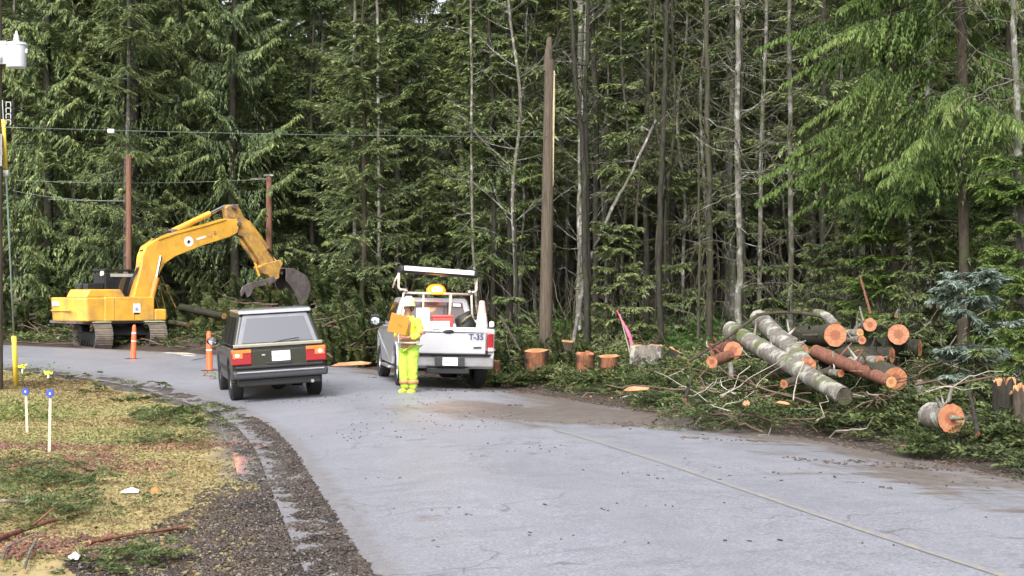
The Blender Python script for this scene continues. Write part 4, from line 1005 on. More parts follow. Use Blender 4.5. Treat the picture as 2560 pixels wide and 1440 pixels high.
def cone(t, h, r, mat, collar):
    MB().lathe([(0, h), (r * .22, h), (r * .3, h - .02), (r * .95, .04), (r * .95, .03)], n=22).build('cone_body', mat, t, smooth=True)
    MB().box((0, 0, .015), (r * 2.5, r * 2.5, .03)).build('cone_base', mat, t, .008)
    k0, k1 = .35, .75; MB().lathe([(r * (.95 - .65 * k0) + .004, h * k0), (r * (.95 - .65 * k1) + .004, h * k1)], n=22).build('collar', collar, t, smooth=True)
t = thing_at('traffic_cone', inbed(.78, .32, .83), 'pale faded pink traffic cone stack in the pickup bed corner', 'traffic cone')
cone(t, 1.03, .19, simple('faded pink plastic', (.66, .36, .32), .6), simple('pale pink collar', (.78, .62, .62), .5))
t = thing_at('work_light', inbed(.93, .05, 1.33), 'small white lamp standing on the pickup bed corner beside the cone', 'lamp')
MB().lathe([(0, 0), (.05, 0), (.055, .04), (.05, .11), (0, .13)], n=14).build('lamp_body', M['white'], t, smooth=True); MB().lathe([(0, -.01), (.06, -.01), (.06, .0), (0, .0)], n=14).build('lamp_base', M['trim_black'], t)
# ---------------------------------------------------------------- flagger
def skin(name, mat, verts, edges, rad, parent, sub=2, root=0, smooth=True):
    me = bpy.data.meshes.new(name); me.from_pydata(verts, edges, [])
    o = bpy.data.objects.new(name + '_tmp', me); COL.objects.link(o)
    md = o.modifiers.new('s', 'SKIN'); md.use_smooth_shade = smooth; md.branch_smoothing = .6
    sv = me.skin_vertices[0].data
    for i, r in enumerate(rad): sv[i].radius = r if hasattr(r, '__len__') else (r, r)
    sv[root].use_root = True
    if sub: ss = o.modifiers.new('b', 'SUBSURF'); ss.levels = sub; ss.render_levels = sub
    bpy.context.view_layer.update()
    m2 = bpy.data.meshes.new_from_object(o.evaluated_get(bpy.context.evaluated_depsgraph_get()))
    bpy.data.objects.remove(o); m2.name = name; m2.materials.clear(); m2.materials.append(mat)
    for p in m2.polygons: p.use_smooth = True
    return link(name, m2, parent)
M['skin'] = simple('skin', (.36, .19, .13), .5, var=.08)
M['hv_yellow'] = simple('high visibility yellow cloth', (.60, .66, .07), .8, var=.16, scale=5, bmp=.3)
M['hv_lime'] = simple('high visibility lime cloth', (.38, .58, .06), .8, var=.18, scale=5, bmp=.3)
M['hv_orange'] = simple('orange brown reflective band', (.50, .23, .11), .6)
M['hv_pale'] = simple('pale reflective band', (.80, .80, .55), .5)
M['hat'] = simple('pale yellow hard hat', (.72, .74, .36), .3, var=.03)
M['hat_top'] = simple('white hat crest', (.88, .89, .86), .35, var=.03)
M['glove'] = simple('dark green work glove', (.06, .08, .04), .8)
pp = G(1022, 985, 20, 60)
pe = empty('person', (pp.x, pp.y, pp.z), radians(-28)); tag(pe, 'road worker in lime rain suit and pale hard hat standing by the pickup', 'person')
# facing local -y ; his right side is -x
V_ = []; E_ = []; Rd = []
def v(p, r, par=None):
    V_.append(p); Rd.append(r)
    if par is not None: E_.append((par, len(V_) - 1))
    return len(V_) - 1
pel = v((0, 0, .98), (.155, .115)); wai = v((0, .0, 1.14), (.145, .105), pel); che = v((0, .01, 1.34), (.17, .12), wai); nk = v((0, .0, 1.52), (.065, .065), che)
hd0 = v((0, -.015, 1.60), (.065, .075), nk); hd1 = v((0, -.025, 1.68), (.078, .098), hd0); hd2 = v((0, -.015, 1.76), (.07, .085), hd1)
nos = v((0, -.125, 1.665), (.016, .014), hd1)
hands = []
for s in (-1, 1):
    hp = v((s * .10, 0, .92), (.095, .1), pel); kn = v((s * .105, -.02, .50), (.062, .065), hp); an = v((s * .10, .02, .10), (.043, .045), kn); ft = v((s * .12, -.13, .045), (.045, .032), an)
    sh = v((s * .19, .0, 1.45), (.062, .062), che); el = v((s * .255, .02, 1.17), (.045, .045), sh)
    wr = v((s * .13, -.25, 1.10), (.03, .028), el); pm = v((s * .09, -.315, 1.11), (.035, .02), wr)
    for k in range(4):
        a = (k - 1.5) * .022; L = (.034, .04, .037, .028)[k]
        f1 = v((s * .09 - s * .035, -.345 - .004 * k, 1.11 + a), .0095, pm); f2 = v((s * .09 - s * .035 - s * L, -.352, 1.11 + a), .009, f1); f3 = v((s * .09 - s * .05 - s * L, -.325, 1.11 + a), .008, f2)
    t1 = v((s * .075, -.30, 1.15), .012, pm); t2 = v((s * .045, -.315, 1.175), .0095, t1)
skin('body', M['skin'], V_, E_, Rd, pe)
# face details and ears
hd_ = MB(); 
for s in (-1, 1): hd_.ball((s * .088, -.01, 1.67), (.014, .024, .034), 8, 6)
hd_.build('ears', M['skin'], pe, smooth=True)
ey = MB()
for s in (-1, 1): ey.ball((s * .032, -.108, 1.70), (.011, .01, .009), 8, 6)
ey.build('eyes', M['trim_black'], pe, smooth=True)
MB().box((0, -.112, 1.622), (.045, .012, .009)).build('mouth', simple('lips', (.25, .09, .08), .5), pe)
MB().ball((0, .035, 1.69), (.092, .085, .10), 12, 8).build('hair', simple('dark brown hair', (.05, .025, .015), .7), pe, smooth=True)
# rain trousers
V_ = []; E_ = []; Rd = []
pel = v((0, 0, 1.04), (.20, .155))
for s in (-1, 1):
    hp = v((s * .095, 0, .86), (.125, .135), pel); m1 = v((s * .10, -.01, .64), (.115, .125), hp); kn = v((s * .10, -.02, .44), (.10, .11), m1); an = v((s * .095, .01, .20), (.088, .10), kn); e = v((s * .095, .0, .075), (.082, .095), an)
tro = skin('trousers', M['hv_lime'], V_, E_, Rd, pe)
V_ = []; E_ = []; Rd = []
wai = v((0, .0, 1.02), (.215, .17)); w2 = v((0, .0, 1.18), (.205, .16), wai); che = v((0, .01, 1.38), (.215, .165), w2); nk = v((0, .0, 1.53), (.10, .10), che)
for s in (-1, 1):
    sh = v((s * .20, .0, 1.45), (.095, .095), che); el = v((s * .262, .02, 1.17), (.075, .075), sh); wr = v((s * .16, -.21, 1.10), (.062, .06), el)
jac = skin('rain_jacket', M['hv_yellow'], V_, E_, Rd, pe)
fold = bpy.data.textures.new('cloth folds', 'CLOUDS'); fold.noise_scale = .09; fold.noise_depth = 3
for o_ in (tro, jac):
    sb_ = o_.modifiers.new('sub', 'SUBSURF'); sb_.levels = 1; sb_.render_levels = 1
    dm = o_.modifiers.new('folds', 'DISPLACE'); dm.texture = fold; dm.strength = .05; dm.mid_level = .5
def ring(z, rx, ry, h, name, mat, x=0, y=0, t=.006):
    q = MB(); n = 32
    for zz, rr_ in ((z - h / 2, 1), (z + h / 2, 1)): pass
    vs = []; 
    for (zz, kk) in ((z - h / 2, 1.0), (z - h / 2, 1 + t / rx), (z + h / 2, 1 + t / rx), (z + h / 2, 1.0)):
        vs += [(x + rx * kk * cos(2 * pi * i / n), y + ry * kk * sin(2 * pi * i / n), zz) for i in range(n)]
    q.add(vs, [(r * n + i, r * n + (i + 1) % n, ((r + 1) % 4) * n + (i + 1) % n, ((r + 1) % 4) * n + i) for r in range(4) for i in range(n)])
    return q.build(name, mat, pe, smooth=True)
ring(1.075, .222, .178, .075, 'waist_band', M['hv_orange']); ring(1.005, .226, .18, .03, 'waist_trim', M['hv_pale'])
for s in (-1, 1):
    ring(.235, .098, .110, .07, 'ankle_band', M['hv_orange'], s * .096, .01)
    MB().ball((s * .10, -.06, .05), (.058, .145, .055), 12, 8).map(lambda x, y, z: (x, y, max(z, .0))).build('boot', M['hv_yellow'], pe, smooth=True)
    ring(1.20, .088, .088, .06, 'sleeve_band', M['hv_orange'], s * .26, .01)
MB().lathe([(.150, 1.715), (.128, 1.722), (.128, 1.76), (.12, 1.82), (.085, 1.875), (.035, 1.90), (0, 1.905)], n=26).map(lambda x, y, z: (x, y * 1.15 - .01 - (.035 if (z < 1.72 and y < -.05) else 0), z)).build('hard_hat', M['hat'], pe, smooth=True)
MB().box((0, 0, 1.885), (.05, .20, .05)).build('hat_crest', M['hat_top'], pe, .02)
# folded slow paddle held in front of the chest
for s in (-1, 1): MB().tube([(s * .11, -.17, 1.10), (s * .115, -.185, 1.28), (s * .12, -.15, 1.44)], .018, 6).build('chest_stripe', M['hv_orange'], pe, smooth=True)
for s in (-1, 1): MB().tube([(s * .11, .17, 1.10), (s * .115, .185, 1.28), (s * .12, .16, 1.44)], .018, 6).build('back_stripe', M['hv_orange'], pe, smooth=True)
c, s_ = cos(radians(-28)), sin(radians(-28))
def loc2w(x, y, z): return Vector((pp.x + x * c - y * s_, pp.y + x * s_ + y * c, pp.z + z))
sg = empty('slow_paddle', loc2w(.0, -.37, 1.10), radians(-8)); tag(sg, 'orange square warning paddle held against the road worker', 'sign')
MB().box((0, 0, .27), (.37, .012, .37), Matrix.Rotation(radians(14), 3, 'Y')).build('sign_board', simple('faded fluorescent orange panel', (.80, .17, .006), .55, var=.10, scale=4), sg, .02)
MB().box((.03, -.009, .24), (.10, .004, .035), Matrix.Rotation(radians(30), 3, 'Y')).build('sign_mark', simple('burnt orange mark', (.55, .11, .01), .6), sg)
MB().cyl((0, .012, -.10), (0, .012, .2), .014, n=10).build('handle', M['rack_tan'], sg)
# ---------------------------------------------------------------- notable trees
def stick_path(wd, pts, r0, r1, n=7, K=None, jit=.0, rng=R):
    P = np.array([list(p) for p in pts], float); K = K or max(8, len(P) * 5)
    t = np.linspace(0, len(P) - 1, K); q = np.stack([np.interp(t, np.arange(len(P)), P[:, i]) for i in range(3)], 1)
    if len(P) > 2:
        for _ in range(2): q[1:-1] = (q[:-2] + q[1:-1] * 2 + q[2:]) / 4
    q[1:-1] += rng.normal(0, jit, (K - 2, 3)) if jit else 0
    wd.add(q, np.linspace(r0, r1, K), n); return q
def onground(px, py, Y):
    """a point above the ground at depth Y under this picture column"""
    X = (px - 1280) * Y / FPX; return Vector((X, Y, gz(X, Y)))
def add_at(name, meshes_parts, loc, label, cat, group=None, rz=0):
    o = tag(empty(name, loc, rz), label, cat, group)
    for p, me in meshes_parts: link(p, me, o)
    return o
def shift(me, loc):
    me.transform(Matrix.Translation(-Vector(loc))); return me
r5 = np.random.default_rng(55)
p = onground(338, 0, 63.5); put_tree(SPR[0], 'spruce_tree', p, .6, 1.1, 'big spruce with dark trunk and long drooping boughs behind the excavator cab', 'tree')
p = onground(118, 0, 64); put_tree(SPR[1], 'spruce_tree', p, 2.1, 1.0, 'drooping spruce between transformer pole and big spruce', 'tree')
p = onground(590, 0, 63); put_tree(SPR[1], 'spruce_tree', p, 4.0, 1.02, 'dense dark spruce right of the big spruce above the boom tip', 'tree')
p = onground(905, 0, 50); put_tree(HEM[0], 'hemlock_tree', p, 1.0, .8, 'pale-trunked hemlock standing above the slash heap left of the pickup', 'tree')
p = onground(1235, 0, 47); put_tree(HEM[4], 'hemlock_tree', p, 1.0, .8, 'dark-trunked hemlock between pickup rack and broken trunk', 'tree')
# cedar with bright fronds
CED = conifer(300, H=15, r0=.10, z0=3.8, Lb=3.9, per_m=5.2, droop=-.10, lift=-.25, limb=.42, style='cedar', ns=30, nk=9, tw=(.085, .026), bark='bark_brown', fol='fol_cedar', sparse=.12, hang=.65, dead=True, name='cedar', topr=.05)
p = onground(2405, 0, 26.5); put_tree(CED, 'cedar_tree', p, 2.4, 1.0, 'cedar with bright green drooping fronds and reddish trunk above the log ends', 'tree')
p = onground(2240, 0, 29); put_tree(CED, 'cedar_tree', p, 3.3, .9, 'second cedar half hidden behind the bright green one', 'tree')
# dark double stem
def stem(name, pts, r0, r1, bark, label, Y, moss=0, limbs=0, lspread=1.0, cat='tree', jit=.012, rng=r5, zlo=.1):
    wd = Wood(); P = [P3(px, py, Y + dy) if py is not None else onground(px, 0, Y) for px, py, dy in pts]
    base = P[0] - Vector((0, 0, .25)); P[0] = base
    q = stick_path(wd, P, r0, r1, 8, jit=jit, rng=rng); fo = None
    wd2 = wd
    if limbs:
        i = rng.integers(int(len(q) * zlo) + 1, len(q) - 1, limbs); az = rng.uniform(0, 6.28, limbs); L = rng.uniform(.25, 1, limbs) * lspread
        out = np.stack([np.cos(az), np.sin(az), rng.uniform(-.45, .5, limbs)], 1); t = np.linspace(0, 1, 7)
        f = rng.uniform(0, 1, (limbs, 1)); b0 = q[i] * (1 - f) + q[np.minimum(i + 1, len(q) - 1)] * f
        pp_ = b0[:, None] + out[:, None] * (L[:, None] * t)[..., None]; pp_[:, :, 2] += L[:, None] * .3 * (t ** 2) * rng.choice([-1, 1], limbs)[:, None]; pp_ += rng.normal(0, .02, pp_.shape) * L[:, None, None]
        pp_[:, 0] = b0
        wd.add(pp_, np.outer(.008 + .012 * L / lspread, 1 - .75 * t), 4)
        for k in range(3):
            j = rng.integers(2, 7, limbs); b2 = pp_[np.arange(limbs), j]; d2 = unit(out + rng.normal(0, .8, out.shape)); t2 = np.linspace(0, 1, 4)
            wd.add(b2[:, None] + d2[:, None] * ((L * .35)[:, None] * t2)[..., None], np.outer(np.full(limbs, .006), 1 - .6 * t2), 3)
        if moss:
            F_ = Fol(); n = int(limbs * 46 * moss); a = rng.integers(0, limbs, n); b_ = rng.integers(0, 7, n)
            F_.twigs(pp_[a, b_] + rng.normal(0, .02, (n, 3)), np.stack([rng.normal(0, .3, n), rng.normal(0, .3, n), -np.ones(n)], 1), rng.uniform(.03, .11, n), .02, rng=rng); fo = F_.mesh('moss', M['moss'])
    o = tag(empty(name, base), label, cat)
    link('trunk', shift(wd.mesh('trunk', M[bark]), base), o)
    if fo: link('foliage', shift(fo, base), o)
    return o
stem('forked_tree', [(1466, None, 0), (1464, 640, 0), (1460, 420, 0), (1446, 250, 0), (1432, 120, 0), (1424, -80, 0)], .085, .045, 'bark_dark', 'left of the two dark stems, forking away from its twin above', 37.5, limbs=26, lspread=.9)
stem('forked_tree', [(1470, None, .2), (1468, 480, .2), (1462, 250, .2), (1470, 90, .2), (1466, -80, .2)], .07, .04, 'bark_dark', 'right of the two dark stems, straight up past the fork', 37.9, limbs=22, lspread=.8)
stem('pale_tree', [(1449, None, 5), (1450, 300, 5), (1451, -90, 5)], .06, .10, 'bark_pale', 'pale lichened trunk showing between the two dark stems', 41, limbs=20, lspread=1.2)
stem('black_stem_tree', [(1652, None, 0), (1648, 640, 0), (1655, 400, 0), (1662, 200, 0), (1666, 60, 0), (1667, -90, 0)], .08, .05, 'bark_dark', 'single straight black stem beside the pink ribbon', 36.5, limbs=16, lspread=.6)
stem('grey_tree', [(1846, None, 0), (1850, 640, 0), (1843, 400, 0), (1846, 200, 0), (1840, -80, 0)], .085, .055, 'bark_pale', 'grey speckled trunk with mossy side branches above the grey logs', 34, moss=1, limbs=48, lspread=1.7)
stem('brown_tree', [(1772, None, 0), (1776, 600, 0), (1768, 300, 0), (1766, -80, 0)], .09, .06, 'bark_moss', 'brown mossy trunk just left of the grey speckled trunk', 37, moss=1, limbs=34, lspread=1.3)
stem('thin_tree', [(1745, None, 0), (1749, 600, 0), (1743, 340, 0)], .045, .02, 'bark_moss', 'short thin mossy sapling with no top', 36, moss=.8, limbs=16, lspread=.5)
stem('straight_tree', [(1980, None, 0), (1976, 500, 0), (1975, 200, 0), (1973, -80, 0)], .07, .045, 'bark_grey', 'straight grey trunk between grey logs and cedar fronds', 33, moss=.6, limbs=40, lspread=1.2)
stem('twin_stem_tree', [(2128, None, 0), (2140, 620, 0), (2150, 470, 0), (2152, 250, 0)], .04, .03, 'bark_dark', 'slim black leaning stem under the cedar fronds', 31, limbs=12, lspread=.5)
stem('twin_stem_tree', [(2218, None, 0), (2214, 600, 0), (2208, 440, 0), (2205, 250, 0)], .05, .03, 'bark_dark', 'upright black stem right of the leaning one under the cedar', 31.5, limbs=12, lspread=.6)
stem('dead_tree', [(2552, None, 0), (2548, 500, 0), (2545, 260, 0), (2536, 60, 0), (2532, -90, 0)], .075, .045, 'bark_pale', 'dead pale tree with crooked bare limbs at the cedar right side', 24.5, moss=1.2, limbs=26, lspread=1.9, zlo=.3)
stem('dead_tree', [(1200, None, 0), (1180, 600, 0), (1178, 300, 0), (1176, -80, 0)], .05, .035, 'bark_pale', 'thin white trunk rising behind the pickup roof rack', 46, limbs=30, lspread=1.2)
stem('dead_tree', [(950, None, 0), (948, 500, 0), (945, 100, 0), (942, -80, 0)], .08, .05, 'bark_pale', 'thick white trunk above the slash between truck and bucket', 56, limbs=20, lspread=1.1)
stem('dead_tree', [(1292, None, 0), (1290, 600, 0), (1283, 530, 0)], .05, .03, 'bark_dark', 'dark snag with short arms left of the broken trunk', 42, limbs=10, lspread=.8)
stem('dead_tree', [(1580, None, 0), (1590, 560, 0), (1600, 420, 0), (1598, 340, 0)], .045, .02, 'bark_moss', 'crooked mossy pole rising behind the pink ribbon', 41, moss=.6, limbs=16, lspread=.8)
o = stem('leaning_log', [(1425, None, 0), (1470, 650, .2), (1520, 540, .4), (1580, 430, .8), (1640, 300, 1.2)], .06, .035, 'bark_pale', 'pale dead trunk leaning to the right across the dark stems', 38.5, limbs=9, lspread=.6, cat='fallen tree')
stem('leaning_log', [(1990, None, 0), (2040, 640, .3), (2130, 470, .6), (2180, 400, 1)], .04, .02, 'bark_moss', 'mossy pole leaning right below the cedar fronds', 32.5, moss=1, limbs=8, lspread=.6, cat='fallen tree')
# small understory firs
SAP = [conifer(320 + i, H=h, r0=.035, z0=.15, Lb=lb, per_m=13, droop=-.18, lift=.12, ns=10, nk=5, tw=(.11, .035), bark='bark_brown', fol=f, sparse=.15, dead=False, topr=.01, name='sapling') for i, (h, lb, f) in enumerate([(3.4, 1.25, 'fol_hemlock'), (2.6, 1.15, 'fol_blue'), (4.2, 1.3, 'fol_cedar'), (2.0, .95, 'fol_hemlock')])]
for px, Y, k, s, lb in [(2190, 29, 2, .8, 'young green fir behind the big cut log'), (2330, 28, 0, 1.0, 'young hemlock below the cedar trunk'), (2430, 22.5, 1, .95, 'bluish young fir with frosted tips'), (2545, 24, 2, 1.0, 'bright young fir at the dead pale tree foot'),
                        (2270, 26.5, 3, .9, 'small hemlock behind the cracked log end'), (2060, 31, 0, .8, 'young hemlock behind the grey logs'), (2140, 33, 0, 1.1, 'taller young hemlock under the cedar boughs'), (2500, 27, 0, 1.1, 'young hemlock behind the bluish fir'),
                        (2380, 30, 2, 1.1, 'young fir beside the reddish cedar trunk'), (1540, 39, 0, 1.1, 'bushy young hemlock above the two orange stumps'), (1700, 40, 3, 1.2, 'small hemlock right of the black stem'), (1090, 46, 0, .9, 'young hemlock seen under the roof rack'),
                        (1270, 37, 3, 1.0, 'small green fir right of the pickup tail'), (880, 52, 0, 1.0, 'young hemlock at the back of the slash heap'), (1930, 36, 3, 1.2, 'low hemlock behind the tops of the grey logs'),
                        (2570, 20.5, 2, .55, 'low cedar seedling at the far end of the bank'), (2460, 20.6, 3, .6, 'low hemlock seedling beside the shredded stump')]:
    p = onground(px, 0, Y); put_tree(SAP[k], 'young_fir', p, r5.uniform(0, 6), s, lb, 'young tree')
# felled crowns
FELL = [conifer(340 + i, H=7, r0=.10, z0=.5, Lb=1.9, per_m=8, droop=-.1, lift=-.1, ns=12, nk=5, tw=(.2, .065), bark='bark_brown', fol='fol_slash', sparse=.1, dead=False, name='felled') for i in range(2)]
for i, (px, Y, s, az, lift_, lb) in enumerate([(770, 50, .6, 80, .1, 'felled fir crown heaped behind the dark wagon roof'), (850, 47, .7, 100, .3, 'felled fir boughs right of the bucket'), (900, 43, .85, 75, .6, 'felled fir boughs against the pickup left side'), (980, 41, .8, 110, .4, 'felled fir top behind the pickup mirror'),
                                             (560, 57, .6, 60, .2, 'felled fir lying under the excavator stick'), (470, 58, .9, 95, .8, 'felled fir lying behind the boom foot'), (860, 51, .95, 95, .9, 'tall heap of cut boughs at the wood edge left of the pickup'), (640, 64, 1.0, 85, 1.2, 'felled fir draped high behind the stick'),
                                             (520, 64, 1.1, 100, 1.6, 'felled fir hung up under the raised boom'), (780, 63, .9, 70, .9, 'felled fir behind the bucket teeth'), (150, 63, .7, 80, .3, 'cut boughs along the far road edge behind the counterweight'), (80, 62, .6, 110, .2, 'cut boughs beside the guy wire on the far road edge'),
                                             (830, 40, .6, 95, .1, 'low cut boughs at the road edge behind the wagon'), (1290, 33.5, .45, 85, .1, 'cut fir top between pickup tail and first stump')]):
    p = onground(px, 0, Y); a = radians(az)
    o = put_tree(FELL[i % 2], 'felled_tree', p + Vector((-cos(a - pi / 2) * 0 - 2.6 * s, 0, lift_ * .5 + .25)), 0, s, lb, 'felled tree', rot=(radians(84), 0, a))
# ---------------------------------------------------------------- logs
def ring_disc(mb_v, mb_f, att, c, nrm, r, rough, rng, n=28, tilt=None):
    nrm = Vector(nrm).normalized(); a = nrm.orthogonal().normalized(); b_ = nrm.cross(a); o = len(mb_v)
    mb_v.append(tuple(Vector(c) + nrm * .002)); att.append(0.0)
    rr_ = [(1 + rng.normal(0, rough)) for _ in range(n)]
    for k, f in enumerate((.5, 1.0)):
        for i in range(n):
            th = 2 * pi * i / n; mb_v.append(tuple(Vector(c) + (a * cos(th) + b_ * sin(th)) * r * f * (rr_[i] if f == 1 else 1) + nrm * (.002 + rng.normal(0, .002)))); att.append(f)
    for i in range(n):
        j = (i + 1) % n; mb_f.append((o, o + 1 + i, o + 1 + j)); mb_f.append((o + 1 + i, o + 1 + n + i, o + 1 + n + j)); mb_f.append((o + 1 + i, o + 1 + n + j, o + 1 + j))
def log(name, p0, p1, r0, r1, label, bark='bark_log', cut='cut', cat='log', bend=.0, group=None, seed=1, knots=3, parent=None):
    """p0 is the end that faces the road"""
    rng = np.random.default_rng(seed + 900); p0 = Vector(p0); p1 = Vector(p1); mid = (p0 + p1) / 2 + Vector((0, 0, bend))
    o = tag(empty(name, p0), label, cat, group); wd = Wood()
    t = np.linspace(0, 1, 18); q = np.array([list((1 - x) ** 2 * p0 + 2 * x * (1 - x) * mid + x * x * p1 - p0) for x in t])
    wd.add(q, (r0 + (r1 - r0) * t) * (1 + rng.normal(0, .025, 18)), 18)
    for k in range(knots):
        i = rng.integers(2, 16); d = rng.normal(0, 1, 3); d[2] = abs(d[2]); d = unit(d); kk = np.linspace(0, 1, 4); L = rng.uniform(.1, .3) + r0
        wd.add(q[i] + d * (L * kk)[:, None], np.array([.03, .028, .022, .015]) * (r0 / .2 + .3), 6)
    for q_ in wd.V:
        q_ += np.stack([fbm(q_[:, 0] * 5 + 3 * i + seed, q_[:, 2] * 5 + q_[:, 1] * 4, 3, 50 + i) for i in range(3)], 1) * r0 * .16
    link('bark', wd.mesh('bark', M[bark]), o)
    ends = [(Vector((0, 0, 0)), Vector(q[0] - q[1]), r0), (p1 - p0, Vector(q[-1] - q[-2]), r1)]
    for c, nrm, r in ends:
        V, Fc, A = [], [], []; ring_disc(V, Fc, A, c, nrm, r * .985, .018, rng)
        me = bpy.data.meshes.new('cut_face'); me.from_pydata(V, [], Fc); at = me.attributes.new('ring', 'FLOAT', 'POINT'); at.data.foreach_set('value', A); me.materials.append(M[cut]); link('cut_face', me, o)
    return o
def dirv(az, el=0): return Vector((sin(radians(az)) * cos(radians(el)), cos(radians(az)) * cos(radians(el)), sin(radians(el))))
def end_log(px, py, Y, d, az, L, lb, el=-3, bark='bark_log', cut='cut', seed=1, r1f=.85, **k):
    c = P3(px, py, Y); r = d * Y / FPX / 2
    return log('cut_log', c, c + dirv(az, el) * L, r, r * r1f, lb, bark, cut, seed=seed, **k)
end_log(2088, 838, 23.6, 58, -2, 2.8, 'thick mossy log showing a round orange end with a darker heart', bark='bark_moss', seed=1, el=-2)
end_log(2175, 812, 24.6, 34, 10, 3.0, 'small round log end with a dark centre dot above the pile', seed=2, el=-3)
end_log(2246, 836, 24.2, 52, 14, 3.0, 'round orange log end crossed by a dark crack', seed=3, el=-3, bark='bark_brown')
end_log(1832, 876, 24.8, 46, 2, 2.2, 'plain red orange log end at the left of the pile', seed=4, el=-2, bark='bark_red')
end_log(2150, 832, 23.9, 21, -20, .9, 'small split branch end left under the small round log', seed=5, cut='cut_pale')
end_log(2155, 850, 23.6, 22, -10, .8, 'tiny branch end just above the dark gap in the pile', seed=6)
end_log(2238, 948, 21.6, 62, -6, 1.6, 'wide oval orange log end low in the slash', seed=7, el=8, bark='bark_moss')
end_log(2378, 1046, 18.2, 74, -12, .55, 'rough splintered log butt by the road at the bottom right', seed=8, el=0, bark='bark_log')
end_log(2200, 902, 22.2, 26, -20, .8, 'short chunk end behind the peeled red log', seed=9)
end_log(2102, 933, 22.6, 20, -20, .6, 'little cut stub standing in the dark gap below the peeled log', seed=10)
def span(px0, py0, Y0, px1, py1, Y1, w0, w1, lb, name='felled_log', bark='bark_log', cut='cut', seed=1, **k):
    a, b_ = P3(px0, py0, Y0), P3(px1, py1, Y1); return log(name, a, b_, w0 * Y0 / FPX / 2, w1 * Y1 / FPX / 2, lb, bark, cut, seed=seed, **k)
span(2112, 992, 20.8, 1828, 826, 26.5, 44, 46, 'long pale grey log slanting down towards the road', seed=21, knots=5, cut='bark_moss')
span(2018, 915, 22.8, 1898, 796, 27, 46, 46, 'second grey log lying parallel behind the long pale one', seed=22, knots=4)
span(2000, 880, 24.2, 1970, 850, 27, 44, 40, 'short grey log stub between the grey logs and the mossy log', seed=23)
span(2228, 955, 21.2, 2040, 880, 23.6, 30, 36, 'peeled red trunk with splintered pale ends across the pile', bark='bark_red', seed=24, knots=4, cut='cut_pale')
span(2230, 888, 23.2, 2080, 886, 23.8, 42, 46, 'dark wet log under the round ends', bark='bark_dark', seed=25)
span(2170, 920, 22.8, 2060, 905, 23.6, 40, 40, 'dark log low in the heart of the pile', bark='bark_dark', seed=26)
span(2300, 870, 25, 2120, 866, 25.6, 46, 46, 'dark supporting log behind the round ends', bark='bark_dark', seed=27)
span(1780, 905, 24.2, 1845, 880, 25.2, 30, 26, 'torn reddish log chunk beside the plain orange end', bark='bark_red', seed=28)
span(1960, 960, 22.2, 2080, 925, 23, 24, 18, 'brown broken branch log tucked behind the long grey log', bark='bark_brown', seed=29)
span(2062, 792, 25, 1895, 787, 26.2, 10, 7, 'thin bent branch arching over the grey logs', bark='bark_brown', seed=30, bend=.12, name='branch', knots=1)
span(1895, 787, 26.2, 1720, 905, 24.6, 9, 6, 'long thin dark branch crossing in front of the pale logs', bark='bark_brown', seed=31, name='branch', knots=2, bend=-.05)
span(2090, 815, 24.6, 2040, 782, 25.4, 24, 20, 'curved pale bark strip on top of the mossy log', seed=32, name='bark_strip', bend=.12, knots=0)
span(452, 768, 56.5, 560, 790, 55, 20, 16, 'dark log with a round pale end behind the boom foot', bark='bark_dark', seed=33, cut='cut_pale')
span(425, 806, 55.5, 470, 812, 55, 14, 12, 'small log with an orange end by the excavator front track', bark='bark_brown', seed=34)
span(2175, 780, 26.5, 2150, 690, 28, 7, 5, 'reddish broken stick standing up behind the small round log', seed=35, name='branch', bark='bark_red', knots=0)
span(2240, 790, 26.5, 2290, 715, 28, 10, 6, 'pale crooked limb standing behind the cracked log end', seed=36, name='branch', bark='bark_pale', bend=.1, knots=1)
span(2445, 1085, 17.9, 2425, 985, 18.4, 13, 9, 'dark stake-like branch stuck in the bank by the splintered butt', seed=37, name='branch', bark='bark_dark', knots=2)
span(1712, 1000, 21.4, 1732, 930, 22, 12, 6, 'black bent branch stuck in the slash near the road', seed=38, name='branch', bark='bark_dark', knots=1)
span(2365, 1035, 18.5, 2350, 975, 19, 6, 4, 'thin grey twig rising from the splintered butt', seed=39, name='branch', bark='bark_pale', knots=0)
span(2395, 1062, 18.2, 2425, 1040, 18.4, 9, 9, 'pale split stick lying on the splintered butt', seed=40, name='branch', bark='bark_pale', cut='cut_pale', knots=0)
span(1828, 945, 22.6, 1826, 910, 22.8, 14, 11, 'short upright yellow stub left of the long pale log', seed=41, name='branch', bark='bark_pale', cut='cut_pale', knots=0)
span(1250, 790, 33, 1300, 875, 32, 9, 5, 'dark brown branch leaning right of the pickup cone', seed=42, name='branch', bark='bark_brown', knots=2)
